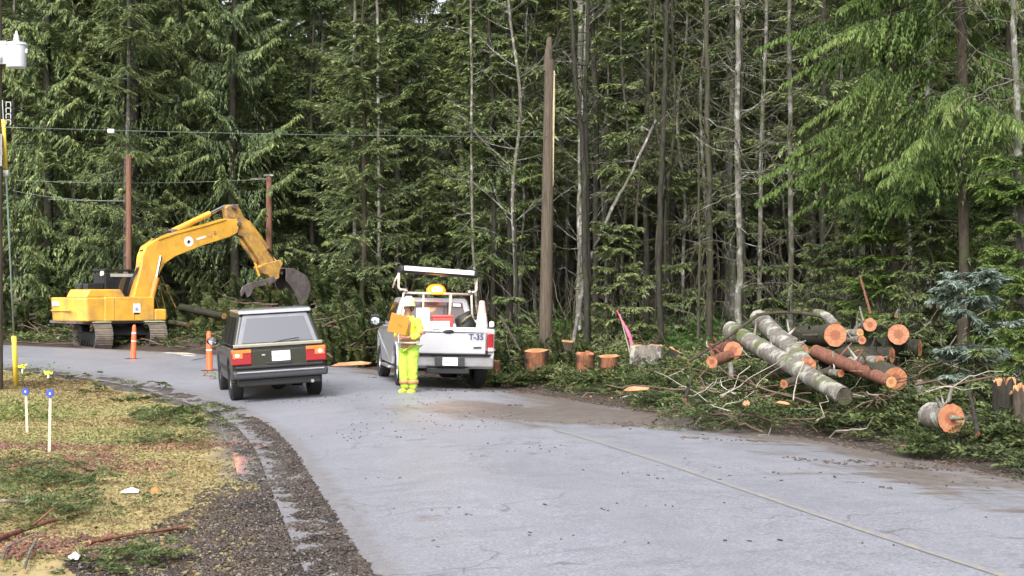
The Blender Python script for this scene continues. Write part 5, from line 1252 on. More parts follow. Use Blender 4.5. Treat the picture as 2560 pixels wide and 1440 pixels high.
# ---------------------------------------------------------------- stumps
STP = []
def stump(px, ytop, w, Y, h, label, bark='bark_red', cut='cut', tilt=(0, 0), seed=0, shred=0.0):
    rng = np.random.default_rng(700 + seed); top = P3(px, ytop, Y); r = w * Y / FPX / 2; h = max(h * .8, top.z - gz(top.x, top.y) + .05); STP.append((top.x, top.y, r))
    o = tag(empty('stump', (top.x, top.y, top.z - h)), label, 'stump'); n = 28; V = []; Fc = []
    off = rng.normal(0, .07, n); off = (off + np.roll(off, 1)) / 2
    for j, (z, k) in enumerate(((-.15, 1.12), (0, 1.06), (h * .25, 1.02), (h * .6, 1.02), (h, 1.0))):
        for i in range(n):
            a = 2 * pi * i / n; lob = 1 + .10 * sin(a * (3 + seed % 3) + seed) * (1.2 if j < 2 else .5) + off[i]
            x, y = cos(a) * r * k * lob, sin(a) * r * k * lob
            zz = z + (tilt[0] * x + tilt[1] * y) * (z / h if z > 0 else 0) + (shred * rng.uniform(-.5, 1) if j == 4 else 0)
            V.append((x, y, zz))
    for j in range(4):
        for i in range(n): Fc.append((j * n + i, j * n + (i + 1) % n, (j + 1) * n + (i + 1) % n, (j + 1) * n + i))
    me = bpy.data.meshes.new('stump_sides'); me.from_pydata(V, [], Fc); me.materials.append(M[bark])
    for p_ in me.polygons: p_.use_smooth = True
    link('stump_sides', me, o)
    V2 = [(0, 0, h - .01)] + [tuple(v) for v in np.array(V[4 * n:]) * [.5, .5, 1]] + V[4 * n:]; A = [0.] + [.5] * n + [1.] * n
    F2 = [(0, 1 + i, 1 + (i + 1) % n) for i in range(n)] + [(1 + i, 1 + n + i, 1 + n + (i + 1) % n, 1 + (i + 1) % n) for i in range(n)]
    me = bpy.data.meshes.new('cut_face'); me.from_pydata(V2, [], F2); at = me.attributes.new('ring', 'FLOAT', 'POINT'); at.data.foreach_set('value', A); me.materials.append(M[cut]); link('cut_face', me, o)
    return o
M['stump_side'] = bark_mat('fresh stump sides', (.10, .04, .024), (.29, .12, .06), (.03, .024, .018), .48)
stump(1341, 876, 60, 32.5, .36, 'orange stump at the foot of the broken trunk', 'stump_side', 'cut_pale', tilt=(.03, .12), seed=1)
stump(1418, 853, 40, 34.5, .5, 'tall narrow stump behind the others with a pale top', 'bark_brown', 'cut_pale', tilt=(-.1, .1), seed=2)
stump(1462, 884, 46, 31.5, .33, 'stump with shredded reddish sides left of its round twin', 'stump_side', 'cut', tilt=(0, .15), seed=3, shred=.03)
stump(1522, 890, 54, 31.0, .30, 'round stump with a bright orange top and dark red sides', 'stump_side', 'cut_pale', tilt=(.05, .10), seed=4)
stump(1618, 866, 84, 31.0, .62, 'wide old grey and brown stump beneath the pink ribbon', 'bark_log', 'wood_chip', seed=5, shred=.05)
stump(1690, 876, 36, 30.5, .5, 'tilted dark stump with a slanting pale top', 'bark_dark', 'cut_pale', tilt=(-.5, .1), seed=6)
stump(2512, 960, 56, 19.2, .48, 'dark stump with a shredded orange rim at the bank end', 'bark_dark', 'wood_chip', seed=7, shred=.10)
stump(2552, 972, 40, 18.6, .35, 'pale yellow splintered stump cut off by the frame edge', 'bark_brown', 'cut_pale', tilt=(.1, .2), seed=8, shred=.06)
stump(2300, 950, 16, 21, .25, 'thin pale sapling stump among green boughs', 'bark_pale', 'cut_pale', seed=9)
stump(1240, 902, 24, 31.8, .25, 'small orange stump peeking out by the pickup bumper', 'stump_side', 'cut_pale', seed=10)
def slab(px, py, Y, w, h, lb, mat='wood_chip', rz=0., name='wood_slab', tilt=.15):
    c = P3(px, py, Y); c.z = max(c.z, gz(c.x, c.y) + .02); L = w * Y / FPX; H = max(.03, h * Y / FPX * .5); rng = np.random.default_rng(int(px))
    pts = [(-L / 2, 0), (-L * .3, H), (L * .2, H * 1.15), (L / 2, H * .3), (L * .4, -H * .4), (-L * .35, -H * .3)]
    o = MB().prism([(x + rng.normal(0, L * .03), z + rng.normal(0, H * .1)) for x, z in pts], 'xz', -.07, .07).build(name, M[mat], None, .01); o.location = c; o.rotation_euler = (-tilt, rng.normal(0, .06), rz)
    tag(o, lb, 'wood slab'); return o
slab(1592, 975, 24.5, 66, 16, 'long orange slab lying on the green slash near the road')
slab(1955, 1010, 20.8, 36, 10, 'thin tan slab below the long pale log')
slab(1865, 1012, 21.2, 20, 18, 'small upright orange chip left of the thin tan slab')
slab(450, 890, 47, 90, 7, 'pale board on the mud beyond the first marker post', 'stick_pale'); slab(470, 902, 44.5, 60, 6, 'shorter pale board on the mud nearer the road', 'stick_pale')
slab(880, 912, 39, 110, 12, 'pale pink splintered slab behind the dark wagon', 'wood_chip')
slab(2540, 985, 18.9, 26, 20, 'yellow split chunk against the shredded stump', 'wood_chip')
# ---------------------------------------------------------------- poles and wires
def pole(name, px, ybot, ytop, Y, r, mat, label, lean=0.0, cat='utility pole', top=None):
    b_ = onground(px, 0, Y); zt = CAM_H - (ytop - HZ) * Y / FPX; o = tag(empty(name, b_), label, cat)
    wd = Wood(); t = np.linspace(0, 1, 14); q = np.stack([lean * t, 0 * t, -.3 + (zt - b_.z + .3) * t], 1); wd.add(q, r[0] + (r[1] - r[0]) * t, 18)
    link('shaft', wd.mesh('shaft', M[mat]), o)
    return o, zt - b_.z
up, hh = pole('utility_pole', -11, 0, -200, 31.5, (.16, .13), 'pole_wood', 'tall brown pole at the picture edge carrying the transformer')
MB().box((.0, -.02, 9.6), (2.2, .1, .12)).build('crossarm', M['pole_wood'], up)
MB().tube([(.14, -.06, 4.9), (.145, -.06, 5.6)], .03).build('guy_bracket', M['chrome_dirty'], up)
q = MB()
for k in range(4): q.box((.30, -.05, 6.3 - .13 * k), (.10, .02, .015)); q.box((.25, -.05, 6.3 - .13 * k - .05), (.015, .02, .1)); q.box((.35, -.05, 6.3 - .13 * k - .05), (.015, .02, .1))
q.build('secondary_rack', M['chrome_dirty'], up)
base = onground(-11, 0, 31.5)
tp_ = P3(41, 138, 31.3); tr_ = tag(empty('transformer', tp_), 'pale grey can transformer mounted high on the brown pole', 'transformer')
MB().lathe([(0, -.27), (.205, -.27), (.21, -.25), (.22, .20), (.235, .21), (.235, .235), (.20, .27), (0, .28)], n=28).build('tank', simple('pale grey transformer paint', (.55, .57, .60), .35, .1, .06), tr_, smooth=False)
MB().lathe([(.0, .26), (.06, .27), (.075, .32), (.05, .34), (.07, .37), (.045, .39), (.06, .42), (.03, .46), (.02, .53), (0, .53)], n=16).build('bushing', simple('grey porcelain', (.6, .62, .62), .2), tr_, smooth=True)
MB().tube([(0, 0, .5), (-.16, 0, .72), (-.34, 0, .6)], .012).build('lead_wire', M['hose'], tr_, smooth=True)
MB().box((-.30, 0, .05), (.2, .12, .5)).build('mount_bracket', M['chrome_dirty'], tr_, .01); MB().box((.235, 0, .08), (.05, .12, .10)).build('lug', M['chrome_dirty'], tr_, .01)
MB().cyl((-.34, -.17, -.15), (-.34, -.17, -.02), .05).build('fuse_holder', M['white'], tr_)
ga = G(41, 968, 20, 45); g0 = P3(6, 250, 31.35)
gw_ = tag(empty('guy_wire', ga), 'slanting guy wire with yellow guards anchored in the verge', 'guy wire')
def lerp(a, b_, t): return a + (b_ - a) * t
tube_ = lambda a, b_, r, nm, mt: MB().cyl(tuple(lerp(Vector((0, 0, 0)), g0 - ga, a)), tuple(lerp(Vector((0, 0, 0)), g0 - ga, b_)), r, n=10).build(nm, mt, gw_, smooth=True)
tube_(0, 1, .012, 'strand', simple('green grey strand', (.22, .28, .24), .4, .5)); M['guard_y'] = simple('yellow guy guard', (.85, .62, .07), .45, var=.06)
tube_(.0, .185, .055, 'lower_guard', M['guard_y']); tube_(.77, .935, .042, 'upper_guard', M['guard_y']); tube_(.745, .765, .055, 'insulator', M['white']); tube_(.20, .74, .018, 'sleeve', simple('grey green sleeve', (.27, .36, .32), .5))
pole('utility_pole', 322, 0, 388, 57.3, (.125, .11), 'pole_red', 'reddish brown pole behind the boom and the cab')
o, hh = pole('utility_pole', 673, 0, 440, 61.5, (.15, .13), 'pole_red', 'red and brown pole topped with a grey cap behind the bucket')
MB().box((0, 0, hh + .02), (.42, .3, .10)).build('pole_cap', M['bark_pale'], o, .02); MB().box((-.45, 0, hh - .12), (.7, .08, .06)).build('crossarm', M['bark_pale'], o)
sn, hh = pole('broken_trunk', 1363, 0, 150, 38.8, (.185, .135), 'pole_wood', 'tall weathered broken trunk with a split jagged top', lean=.12, cat='dead tree')
q = MB(); q.add([(.02, -.13, hh - .4), (-.115 + .115, -.12, hh - .3), (.0, .1, hh - .4), (-.02 + .10, 0, hh + .66), (.03, 0, hh + .50)], [(0, 1, 3), (1, 2, 4), (2, 0, 3), (1, 4, 3), (2, 3, 4)])
q.tube([(.06, 0, hh - .3), (.10, 0, hh + .3), (.13, 0, hh + .62)], [.125, .10, .05], 9)
q.build('jagged_top', M['pole_wood'], sn)
MB().tube([(.20, -.06, hh - 3.4), (.215, -.06, hh - 1.4), (.235, -.05, hh - .3)], [.02, .045, .03], 6).build('pale_split_strip', simple('pale split wood strip', (.50, .42, .25), .7, var=.2), sn)
def wire(p0, p1, sag, r, label, extra=None):
    p0, p1 = Vector(p0), Vector(p1); o = tag(empty('overhead_wire', p0), label, 'wire'); pts = []
    for i in range(25):
        t = i / 24; pts.append(tuple((p1 - p0) * t + Vector((0, 0, -4 * sag * t * (1 - t)))))
    MB().tube(pts, r, 6).build('cable', M['wire'], o, smooth=True)
    if extra: MB().cyl(tuple(Vector(pts[extra]) - Vector((.07, 0, .02))), tuple(Vector(pts[extra]) + Vector((.07, 0, -.02))), .05).build('clamp_block', M['white'], o)
    return o
M['wire'] = simple('aluminium wire', (.14, .18, .165), .4, .3)
wire(P3(8, 318, 31.4), P3(1372, 342, 38.7), .05, .009, 'long wire strung from the transformer pole to the broken trunk', 4)
wire(P3(30, 450, 60), P3(673, 447, 61.3), .15, .010, 'topmost wire reaching the red and brown pole')
wire(P3(30, 476, 57), P3(322, 500, 57.3), .15, .009, 'low wire ending at the reddish brown pole behind the boom')
wire(P3(120, 498, 57), P3(322, 503, 57.3), .02, .009, 'lowest short wire beside the reddish brown pole')
# ---------------------------------------------------------------- marker posts, stakes
M['orange_post'] = simple('orange marker plastic', (.80, .13, .04), .5, var=.1); M['post_band'] = simple('pale reflective sheeting', (.85, .70, .62), .35, var=.1)
def marker(px, ybot, ytop, lb, lean):
    p = G(px, ybot, 25, 60); h = (ybot - ytop) * p.y / FPX; o = tag(empty('marker_post', p, 0, (0, lean, .2)), lb, 'marker post')
    MB().lathe([(0, h), (.03, h), (.055, h - .06), (.075, h * .6), (.08, .06), (.09, .03), (0, .03)], n=18).build('post', M['orange_post'], o, smooth=True)
    for a, b_ in ((.74, .79), (.52, .56)): MB().lathe([(.086 - .03 * (a ** 2), h * a), (.084 - .03 * (b_ ** 2), h * b_)], n=18).build('reflective_band', M['post_band'], o, smooth=True)
    MB().lathe([(0, 0), (.27, 0), (.25, .035), (.11, .05), (0, .05)], n=8).build('rubber_base', M['tyre'], o)
marker(333, 900, 812, 'orange marker post in front of the excavator tracks', .03); marker(524, 930, 828, 'orange marker post beside the dark wagon mirror', -.02)
M['lath'] = simple('pale wooden lath', (.55, .47, .34), .7, var=.1); M['blue_cap'] = simple('blue plastic cap', (.03, .07, .42), .4); M['ribbon_y'] = simple('yellow ribbon', (.75, .72, .05), .6)
def stake(px, yb, yt, lb, lean):
    p = G(px, yb, 10, 45); h = (yb - yt) * p.y / FPX; o = tag(empty('survey_stake', p, 0, (0, lean, .1)), lb, 'stake')
    MB().box((0, 0, h / 2 - .05), (.038, .012, h + .1)).build('lath', M['lath'], o, .003)
    MB().lathe([(0, -.02), (.05, -.02), (.055, 0), (.05, .02), (0, .02)], (0, -.015, h + .0), 'y', 16).build('blue_cap', M['blue_cap'], o); MB().box((0, -.037, h), (.02, .004, .025)).build('cap_mark', M['white'], o)
stake(68, 1085, 980, 'blue-capped stake nearer the yellow guy guard', -.03); stake(123, 1132, 984, 'taller blue-capped stake standing in red litter', .02)
def ribbon(px, yb, yt, lb):
    p = G(px, yb, 20, 50); h = (yb - yt) * p.y / FPX; o = tag(empty('flagged_pin', p), lb, 'marker flag'); q = MB(); rng = np.random.default_rng(px)
    q.tube([(0, 0, 0), (.01, 0, h)], .01, 6); q.build('pin', M['white'], o); q = MB()
    for k in range(7):
        a = rng.uniform(0, 6.28); d = Vector((cos(a) * .13, sin(a) * .05, rng.uniform(-.02, .09))); q.add([(0, 0, h), (d.x, d.y, h + d.z), (d.x * .8, d.y - .01, h + d.z - .06), (0, -.01, h - .05)], [(0, 1, 2, 3)])
    q.box((0, 0, h), (.07, .05, .08)); q.build('ribbon', M['ribbon_y'], o); MB().box((0, -.01, h * .45), (.05, .02, h * .4)).build('tag', M['white'], o, .006)
ribbon(56, 938, 915, 'yellow ribbon pin close beside the guy wire base'); ribbon(121, 950, 932, 'yellow ribbon pin on the brown verge edge')
a, b_ = P3(1579, 862, 31.0), P3(1546, 776, 31.2); o = tag(empty('pink_ribbon', a), 'bright pink flagging standing up from the wide old stump', 'ribbon'); d = b_ - a
q = MB(); n = 10; vs = []
for i in range(n + 1):
    t = i / n; w = (.035 + .05 * sin(pi * min(1, t * 1.3))) * (1 - t * .6); c = d * t + Vector((.03 * sin(t * 5), 0, 0))
    vs += [tuple(c + Vector((-w / 2, 0, 0))), tuple(c + Vector((w / 2, .02 * sin(t * 9), 0)))]
q.add(vs, [(2 * i, 2 * i + 1, 2 * i + 3, 2 * i + 2) for i in range(n)]); ro = q.build('flagging', simple('bright pink ribbon', (.90, .10, .20), .5, var=.1), o); md = ro.modifiers.new('s', 'SOLIDIFY'); md.thickness = .008
MB().cyl((0, .02, -.3), tuple(d * .9 + Vector((0, .02, 0))), .012, n=6).build('lath', M['stick_pale'], o)
# ---------------------------------------------------------------- things on the verge
def vstick(px0, py0, px1, py1, w, lb, bark, name='stick', lift_=.04, seed=0, kn=1):
    a, b_ = G(px0, py0, 9, 40), G(px1, py1, 9, 40); a.z += lift_; b_.z += lift_; r = w * a.y / FPX / 2
    o = log(name, a, b_, r, r * .7, lb, bark, 'cut_pale', 'stick', bend=.03, seed=seed, knots=kn)
vstick(-60, 1262, 185, 1277, 9, 'thin pale straight stick lying left on the verge brush', 'bark_pale', seed=60); vstick(-40, 1372, 190, 1298, 15, 'thick reddish peeled stick in the bottom corner brush', 'bark_red', seed=61, kn=2)
vstick(225, 1368, 470, 1333, 10, 'long curved red brown bark stick on the muddy verge', 'bark_red', seed=62); vstick(60, 1440, 85, 1370, 8, 'short pale twig upright in the bottom corner', 'bark_pale', seed=63); vstick(5, 1420, 22, 1375, 7, 'tiny grey twig at the bottom corner edge', 'bark_pale', seed=64)
def scrap(px, py, w, h, lb, mat, name):
    p = G(px, py, 9, 40); s = p.y / FPX; q = MB(); q.add([(-w * s / 2, -.02, .03), (w * s / 2, -.03, .035), (w * s * .45, .06, .05), (0, .07, .075), (-w * s * .45, .05, .045)], [(0, 1, 2, 3, 4)])
    o = q.build(name, mat); md = o.modifiers.new('s', 'SOLIDIFY'); md.thickness = .006; o.location = p; tag(o, lb, 'litter')
scrap(325, 1240, 44, 8, 'white paper scrap in the middle of the yellow verge', M['white'], 'paper_scrap'); scrap(182, 1412, 32, 9, 'white scrap near the bottom corner of the verge', M['white'], 'paper_scrap')
scrap(385, 1245, 24, 12, 'curled orange leaf just right of the white paper scrap', simple('orange leaf', (.42, .17, .05), .7), 'dead_leaf')
# ---------------------------------------------------------------- uncountable cover
r6 = np.random.default_rng(66)
def scatter(n, xr, yr, cond, rng=r6):
    x = rng.uniform(*xr, n * 6); y = rng.uniform(*yr, n * 6); z, dl, dr = ground_full(x, y); px = 1280 + x * FPX / y
    k = cond(x, y, dl, dr) & (px > -120) & (px < 2700); i = np.where(k)[0][:n]
    return x[i], y[i], z[i], dl[i], dr[i]
def boughs(x, y, z, L, ns, nk, tw, fo, rng, tilt=(-.05, .35), tint0=.45):
    n = len(x); az = rng.uniform(0, 6.28, n); el = rng.uniform(*tilt, n); L = np.broadcast_to(L, n) * rng.uniform(.5, 1.4, n)
    d = np.stack([np.cos(az) * np.cos(el), np.sin(az) * np.cos(el), np.sin(el)], 1); lat = np.stack([-np.sin(az), np.cos(az), 0 * az], 1); lat[:, 2] = rng.normal(0, .4, n); lat = unit(lat)
    base = np.stack([x, y, z + rng.uniform(.0, .12, n)], 1); tt = np.linspace(.1, 1, ns)
    sp = base[:, None] + d[:, None] * (L[:, None] * tt)[..., None]; sp[:, :, 2] -= (L[:, None] * tt ** 2) * rng.uniform(.1, .5, n)[:, None] * np.maximum(el, 0)[:, None] * 2
    br = rng.uniform(-.25, .2, n)
    for sg in (-1, 1):
        for k in range(nk):
            off = L[:, None] * .28 * (1.05 - tt) * (k + .4) / nk
            p = sp + lat[:, None] * (sg * off)[..., None]; dd = lat[:, None] * sg + d[:, None] * .9 + rng.normal(0, .25, p.shape)
            fo.twigs(p, dd, tw[0] * rng.uniform(.6, 1.4, p.shape[:2]).ravel(), tw[1] * rng.uniform(.7, 1.3, p.shape[:2]).ravel(), tint=(tint0 + br[:, None] + .25 * tt[None] + rng.normal(0, .14, p.shape[:2])).ravel(), droop=.1, rng=rng)
    return sp
def chips(x, y, z, L, w, h, rng):
    """little flat irregular chunks: 6-face wedges"""
    n = len(x); az = rng.uniform(0, pi, n); a = np.stack([np.cos(az), np.sin(az), rng.normal(0, .18, n)], 1); b = np.stack([-np.sin(az), np.cos(az), rng.normal(0, .18, n)], 1); u = np.cross(a, b)
    c = np.stack([x, y, z + h * .4], 1); V = []
    for sx, sy, sz in ((-1, -1, 0), (1, -1, 0), (1, 1, 0), (-1, 1, 0), (-.7, -.7, 1), (.6, -.8, 1), (.8, .5, 1), (-.6, .8, 1)):
        V.append(c + a * (sx * L / 2 * rng.uniform(.75, 1.1, n))[:, None] + b * (sy * w / 2 * rng.uniform(.7, 1.1, n))[:, None] + u * (sz * h)[:, None])
    V = np.stack(V, 1).reshape(-1, 3); f = np.array([(0, 3, 2, 1), (4, 5, 6, 7), (0, 1, 5, 4), (1, 2, 6, 5), (2, 3, 7, 6), (3, 0, 4, 7)])
    F = (np.arange(n)[:, None, None] * 8 + f[None]).reshape(-1, 4); return V, F
def stuff(name, me): o = link(name, me); o['kind'] = 'stuff'; return o
# green slash on the bank
Fo = Fol(); Wd = Wood()
x, y, z, dl, dr = scatter(7500, (-6, 13), (14, 44), lambda x, y, dl, dr: (dr > .55 + .9 * vnoise(x * .8, y * .8, 5)) & (dr < 10) & (vnoise(x * .9, y * .9, 2) > -.26))
boughs(x, y, z, .5, 9, 2, (.09, .032), Fo, r6, (-.05, .6))
x, y, z, dl, dr = scatter(1500, (-26, 2), (38, 66), lambda x, y, dl, dr: (dr > .9 + vnoise(x, y, 5)) & (dr < 9))
boughs(x, y, z, .8, 8, 2, (.2, .07), Fo, r6, (0, .6))
x, y, z, dl, dr = scatter(700, (-2, 13), (15, 34), lambda x, y, dl, dr: (dr > 3) & (dr < 9) & (vnoise(x * .6, y * .6, 12) > .05))
boughs(x, y, z, .9, 13, 2, (.13, .04), Fo, r6, (.1, .7), .6)
x, y, z, dl, dr = scatter(1100, (-4, 9), (20, 36), lambda x, y, dl, dr: (dr > 1.2) & (dr < 4.2)); boughs(x, y, z, .55, 9, 2, (.09, .035), Fo, r6, (.3, 1.0), .55)
n = 520; yy = r6.uniform(20.3, 26, n); xx = (r6.uniform(1700, 2420, n) - 1280) / FPX * yy; boughs(xx, yy, ground_z(xx, yy) + r6.uniform(0, .34, n), .5, 9, 2, (.08, .03), Fo, r6, (-.1, .6), .4)
n = 60; yy = r6.uniform(18.0, 18.7, n); xx = (r6.uniform(2270, 2350, n) - 1280) / FPX * yy; boughs(xx, yy, ground_z(xx, yy) + r6.uniform(0, .25, n), .35, 9, 2, (.07, .025), Fo, r6, (.1, .8), .4)
for (sx, sy, sr) in STP:
    n = 90; a = r6.uniform(-2.9, -.2, n); rr_ = sr * 1.1 + r6.uniform(.03, .45, n); xx = sx + np.cos(a) * rr_; yy = sy + np.sin(a) * rr_
    boughs(xx, yy, ground_z(xx, yy) + r6.uniform(0, .16, n), .38, 9, 2, (.075, .03), Fo, r6, (.1, 1.0), .45)
stuff('slash', Fo.mesh('slash', M['fol_slash']))
def sticks(x, y, z, L, r, el, wd, rng, K=5):
    n = len(x); az = rng.uniform(0, 6.28, n); e = rng.uniform(*el, n); d = np.stack([np.cos(az) * np.cos(e), np.sin(az) * np.cos(e), np.sin(e)], 1); t = np.linspace(0, 1, K); L = L * rng.uniform(.4, 1.3, n)
    p = np.stack([x, y, z + .03], 1)[:, None] + d[:, None] * (L[:, None] * t)[..., None] + rng.normal(0, .03, (n, K, 3)) * L[:, None, None]; wd.add(p, np.outer(r * rng.uniform(.5, 1.5, n), 1 - .5 * t), 4)
x, y, z, dl, dr = scatter(800, (-6, 13), (14, 44), lambda x, y, dl, dr: (dr > .7) & (dr < 10)); sticks(x, y, z, .8, .012, (-.05, .3), Wd, r6)
x, y, z, dl, dr = scatter(140, (-6, 13), (14, 40), lambda x, y, dl, dr: (dr > 1.8) & (dr < 9)); sticks(x, y, z, .7, .012, (.3, 1.3), Wd, r6)
x, y, z, dl, dr = scatter(400, (-26, 2), (38, 62), lambda x, y, dl, dr: (dr > .8) & (dr < 8)); sticks(x, y, z, 1.3, .03, (-.05, .4), Wd, r6)
# tangle over and under the log pile
n = 70; yy = r6.uniform(20.5, 26.5, n); xx = (r6.uniform(1720, 2330, n) - 1280) / FPX * yy; sticks(xx, yy, ground_z(xx, yy) + r6.uniform(0, .55, n), 1.5, .016, (-.25, .5), Wd, r6, 7)
n = 60; yy = r6.uniform(38, 54, n); xx = (r6.uniform(650, 1000, n) - 1280) / FPX * yy; sticks(xx, yy, ground_z(xx, yy) + r6.uniform(0, 1.2, n), 2.2, .03, (-.2, .4), Wd, r6, 7)
stuff('brushwood', Wd.mesh('brushwood', M['stick']))
Wd = Wood(); x, y, z, dl, dr = scatter(500, (-8, 13), (14, 46), lambda x, y, dl, dr: (dr > .8) & (dr < 10)); sticks(x, y, z, .8, .013, (-.05, .45), Wd, r6); n = 50; yy = r6.uniform(20.5, 27, n); xx = (r6.uniform(1700, 2400, n) - 1280) / FPX * yy; sticks(xx, yy, ground_z(xx, yy) + r6.uniform(0, .5, n), 1.2, .012, (-.2, .7), Wd, r6, 7)
stuff('pale_brushwood', Wd.mesh('pale_brushwood', M['stick_pale']))
# orange wood chips and dark bark bits
x, y, z, dl, dr = scatter(420, (-8, 13), (14, 48), lambda x, y, dl, dr: (dr > .4) & (dr < 9)); n = len(x)
V, F_ = chips(x, y, z + .02, r6.uniform(.04, .22, n), r6.uniform(.02, .07, n), r6.uniform(.01, .035, n), r6); stuff('wood_chips', np_mesh('wood_chips', V, F_, M['wood_chip']))
x, y, z, dl, dr = scatter(12000, (-10, 13), (12, 50), lambda x, y, dl, dr: ((dr > -.35) & (dr < 3.0)) | ((dr < 0) & (dr > -2.4) & (dl < 0) & (vnoise(x * .35 + y * .2, y * 1.6, 8) > .19) & (y < 34))); n = len(x)
z = np.where(dr < -.05, crown(dl, dr), z)
V, F_ = chips(x, y, z, r6.uniform(.02, .12, n), r6.uniform(.006, .025, n), r6.uniform(.004, .014, n), r6)
stuff('bark_debris', np_mesh('bark_debris', V, F_, M['litter_dark']) if 'litter_dark' in M else np_mesh('bark_debris', V, F_, simple('bark bits', (.085, .062, .048), .8, var=.6, scale=2.5)))
x, y, z, dl, dr = scatter(260, (-5, 8), (11, 32), lambda x, y, dl, dr: (dl < -.3) & (dr < -.4) & (vnoise(x * .5, y * 1.2, 18) > .12)); n = len(x); z = crown(dl, dr)
V, F_ = chips(x, y, z, r6.uniform(.01, .05, n), r6.uniform(.008, .02, n), r6.uniform(.004, .01, n), r6); stuff('road_grit', np_mesh('road_grit', V, F_, simple('dark grit', (.05, .042, .038), .7, var=.5, scale=4)))
# verge mud clods and bark mulch (near left)
x, y, z, dl, dr = scatter(26000, (-9, 1.5), (9.6, 24), lambda x, y, dl, dr: (dl > -.12) & ((y < 15.5) | (dl > .75) | (dl < .08) | (r6.uniform(0, 1, len(x)) < .12)) & (dl < .85 + .8 * vnoise(x * .6, y * .6, 4) + 1.1 * np.clip((14.5 - y) / 3, 0, 1))); n = len(x)
z = np.where(dl < -.02, crown(dl, dr), z)
V, F_ = chips(x, y, z, r6.uniform(.012, .085, n), r6.uniform(.006, .022, n), r6.uniform(.004, .014, n), r6); stuff('mulch', np_mesh('mulch', V, F_, simple('shredded bark mulch', (.048, .035, .028), .5, var=.7, scale=2.2)))
x, y, z, dl, dr = scatter(2600, (-9, 1.5), (9.6, 30), lambda x, y, dl, dr: (dl > -.05) & (dl < .9 + 1.2 * np.clip((14.2 - y) / 3, 0, 1))); n = len(x)
V, F_ = chips(x, y, z, r6.uniform(.01, .04, n), r6.uniform(.01, .03, n), r6.uniform(.008, .02, n), r6); stuff('gravel', np_mesh('gravel', V, F_, simple('grey gravel', (.12, .11, .10), .6, var=.4, scale=5)))
# grass
Fo = Fol()
def grass_ok(x, y, dl, dr): return (dl > .75 + .8 * vnoise(x * .7, y * .7, 14) + .9 * np.clip((14.0 - y) / 3, 0, 1)) & (vnoise(x * .9, y * .9, 15) > -.45 + .25 * np.clip((14 - y) / 3, 0, 1)) 
x, y, z, dl, dr = scatter(150000, (-18, -1.5), (11, 41), grass_ok); n = len(x); h = r6.uniform(.02, .07, n) * (.7 + y / 30)
az = r6.uniform(0, 6.28, n); d = np.stack([np.cos(az) * .8, np.sin(az) * .8, r6.uniform(.15, 1.0, n)], 1)
pt = fbm(x * .5, y * .5, 3, 40) * .9 + .42; Fo.twigs(np.stack([x, y, z - .005], 1), d, h, .010 + .0005 * y, tint=pt + r6.normal(0, .08, n), droop=.35, rng=r6)
stuff('grass', Fo.mesh('grass', M['grass']))
# taller dry weeds and leafy plants at the verge edge
Fo = Fol()
for (px, py, n, h, sp) in ((30, 1050, 700, .34, .55), (60, 940, 150, .35, .4), (170, 905, 0, 0, 0)):
    if n:
        c = G(px, py, 9, 45); xx = c.x + r6.normal(0, sp, n); yy = c.y + r6.normal(0, sp * .8, n); zz = ground_z(xx, yy) + r6.uniform(0, h, n) * .8
        Fo.twigs(np.stack([xx, yy, zz], 1), np.stack([r6.normal(0, 1, n), r6.normal(0, 1, n), r6.uniform(-.2, .8, n)], 1), r6.uniform(.05, .12, n), .045, tint=r6.uniform(.5, 1, n), rng=r6)
c = G(0, 900, 9, 45); n = 2600; xx = c.x - 1.2 + r6.normal(0, .7, n); yy = 35 + r6.normal(0, 1.6, n); zz = ground_z(xx, yy) + r6.uniform(0, 1, n) ** 1.4 * .9
Fo.twigs(np.stack([xx, yy, zz], 1), np.stack([r6.normal(0, 1, n), r6.normal(0, 1, n), r6.uniform(-.3, .8, n)], 1), r6.uniform(.08, .18, n), .06, tint=r6.uniform(.1, .7, n), rng=r6)
stuff('weeds', Fo.mesh('weeds', M['fol_cedar']))
Fo = Fol(); Wd = Wood()
for (px, py, n, sp, L) in ((90, 1215, 80, .45, .4), (40, 1170, 30, .4, .35), (140, 1260, 30, .4, .35), (440, 1040, 46, .45, .35), (400, 1115, 24, .35, .3), (330, 1005, 12, .2, .25), (410, 1100, 16, .3, .3), (375, 1395, 20, .16, .2), (480, 1065, 24, .35, .3), (60, 1300, 50, .4, .4), (250, 1420, 22, .3, .15), (130, 950, 10, .6, .25), (300, 975, 14, .8, .25)):
    c = G(px, py, 9, 45); xx = c.x + r6.normal(0, sp, n); yy = c.y + r6.normal(0, sp * .8, n); boughs(xx, yy, ground_z(xx, yy), L, 14, 2, (.055, .015) if py > 1090 else (.08, .025), Fo, r6, (.0, .5), .5)
stuff('cut_greenery', Fo.mesh('cut_greenery', M['fol_slash']))
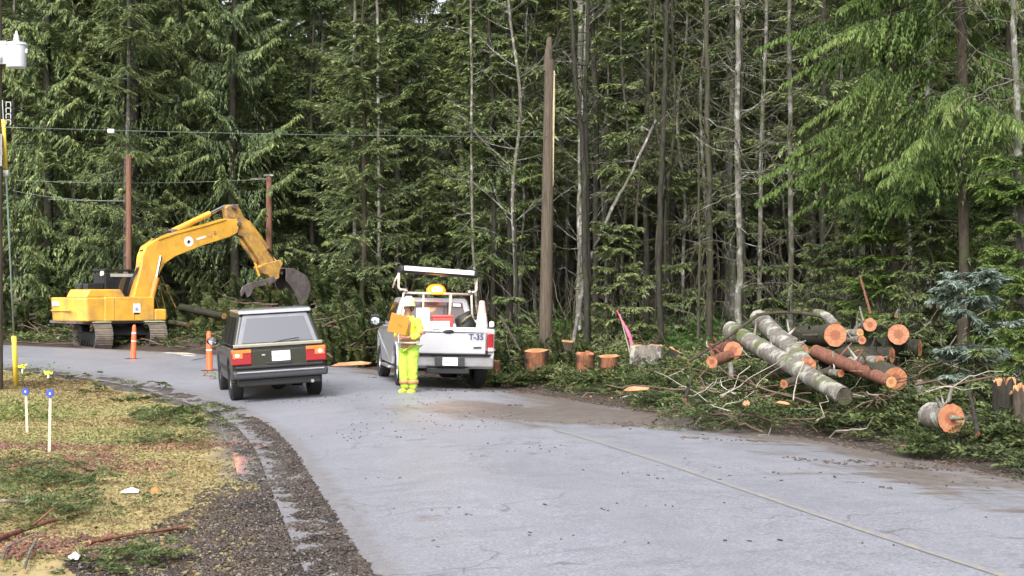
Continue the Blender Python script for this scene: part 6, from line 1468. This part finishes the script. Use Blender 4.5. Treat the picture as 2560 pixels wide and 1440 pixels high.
# red bark litter patches
X_ = []; 
for (px, py, n, sx, sy) in ((200, 1165, 900, .55, .35), (60, 1120, 700, .7, .3), (240, 1140, 300, .25, .2), (120, 1370, 500, .4, .3), (330, 1120, 400, .9, .25)):
    c = G(px, py, 9, 45); X_.append(np.stack([c.x + r6.normal(0, sx, n), c.y + r6.normal(0, sy, n)], 1))
X_ = np.concatenate(X_); n = len(X_); V, F_ = chips(X_[:, 0], X_[:, 1], ground_z(X_[:, 0], X_[:, 1]), r6.uniform(.02, .11, n), r6.uniform(.012, .045, n), r6.uniform(.006, .02, n), r6)
stuff('red_bark_litter', np_mesh('red_bark_litter', V, F_, simple('red bark bits', (.15, .065, .047), .7, var=.6, scale=2)))
# leaf litter over verge and forest floor
x, y, z, dl, dr = scatter(2600, (-18, -1), (10, 40), lambda x, y, dl, dr: dl > .6); n = len(x); Fo = Fol()
Fo.twigs(np.stack([x, y, z + .015], 1), np.stack([r6.normal(0, 1, n), r6.normal(0, 1, n), r6.normal(0, .2, n)], 1), r6.uniform(.03, .08, n), .035, tint=r6.uniform(0, 1, n), rng=r6)
x, y, z, dl, dr = scatter(14000, (-30, 26), (14, 66), lambda x, y, dl, dr: (dr > 1.0) & (dr < 26)); n = len(x)
Fo.twigs(np.stack([x, y, z + .03], 1), np.stack([r6.normal(0, 1, n), r6.normal(0, 1, n), r6.normal(0, .35, n)], 1), r6.uniform(.05, .14, n), .06, tint=r6.uniform(0, 1, n), rng=r6)
stuff('leaf_litter', Fo.mesh('leaf_litter', M['litter']))
# ferns and low shrubs under the trees
Fo = Fol(); x, y, z, dl, dr = scatter(420, (-12, 26), (20, 62), lambda x, y, dl, dr: (dr > 5.5) & (dr < 24) & (vnoise(x * .4, y * .4, 31) > -.1))
for a, b_, c in zip(x, y, z):
    nf = r6.integers(6, 11); boughs(np.full(nf, a), np.full(nf, b_), np.full(nf, c), .65, 9, 1, (.12, .05), Fo, r6, (.35, 1.1), .45)
stuff('ferns', Fo.mesh('ferns', M['fol_fern']))
# dead leaning brush and thin stems in the wood
Wd = Wood(); x, y, z, dl, dr = scatter(1500, (-14, 30), (30, 74), lambda x, y, dl, dr: (dr > 7) & (dr < 45)); sticks(x, y, z, 2.6, .014, (.5, 1.5), Wd, r6, 7)
stuff('thin_brush', Wd.mesh('thin_brush', simple('grey brown twigs', (.14, .125, .09), .8, var=.5, scale=1)))
bpy.context.view_layer.update()
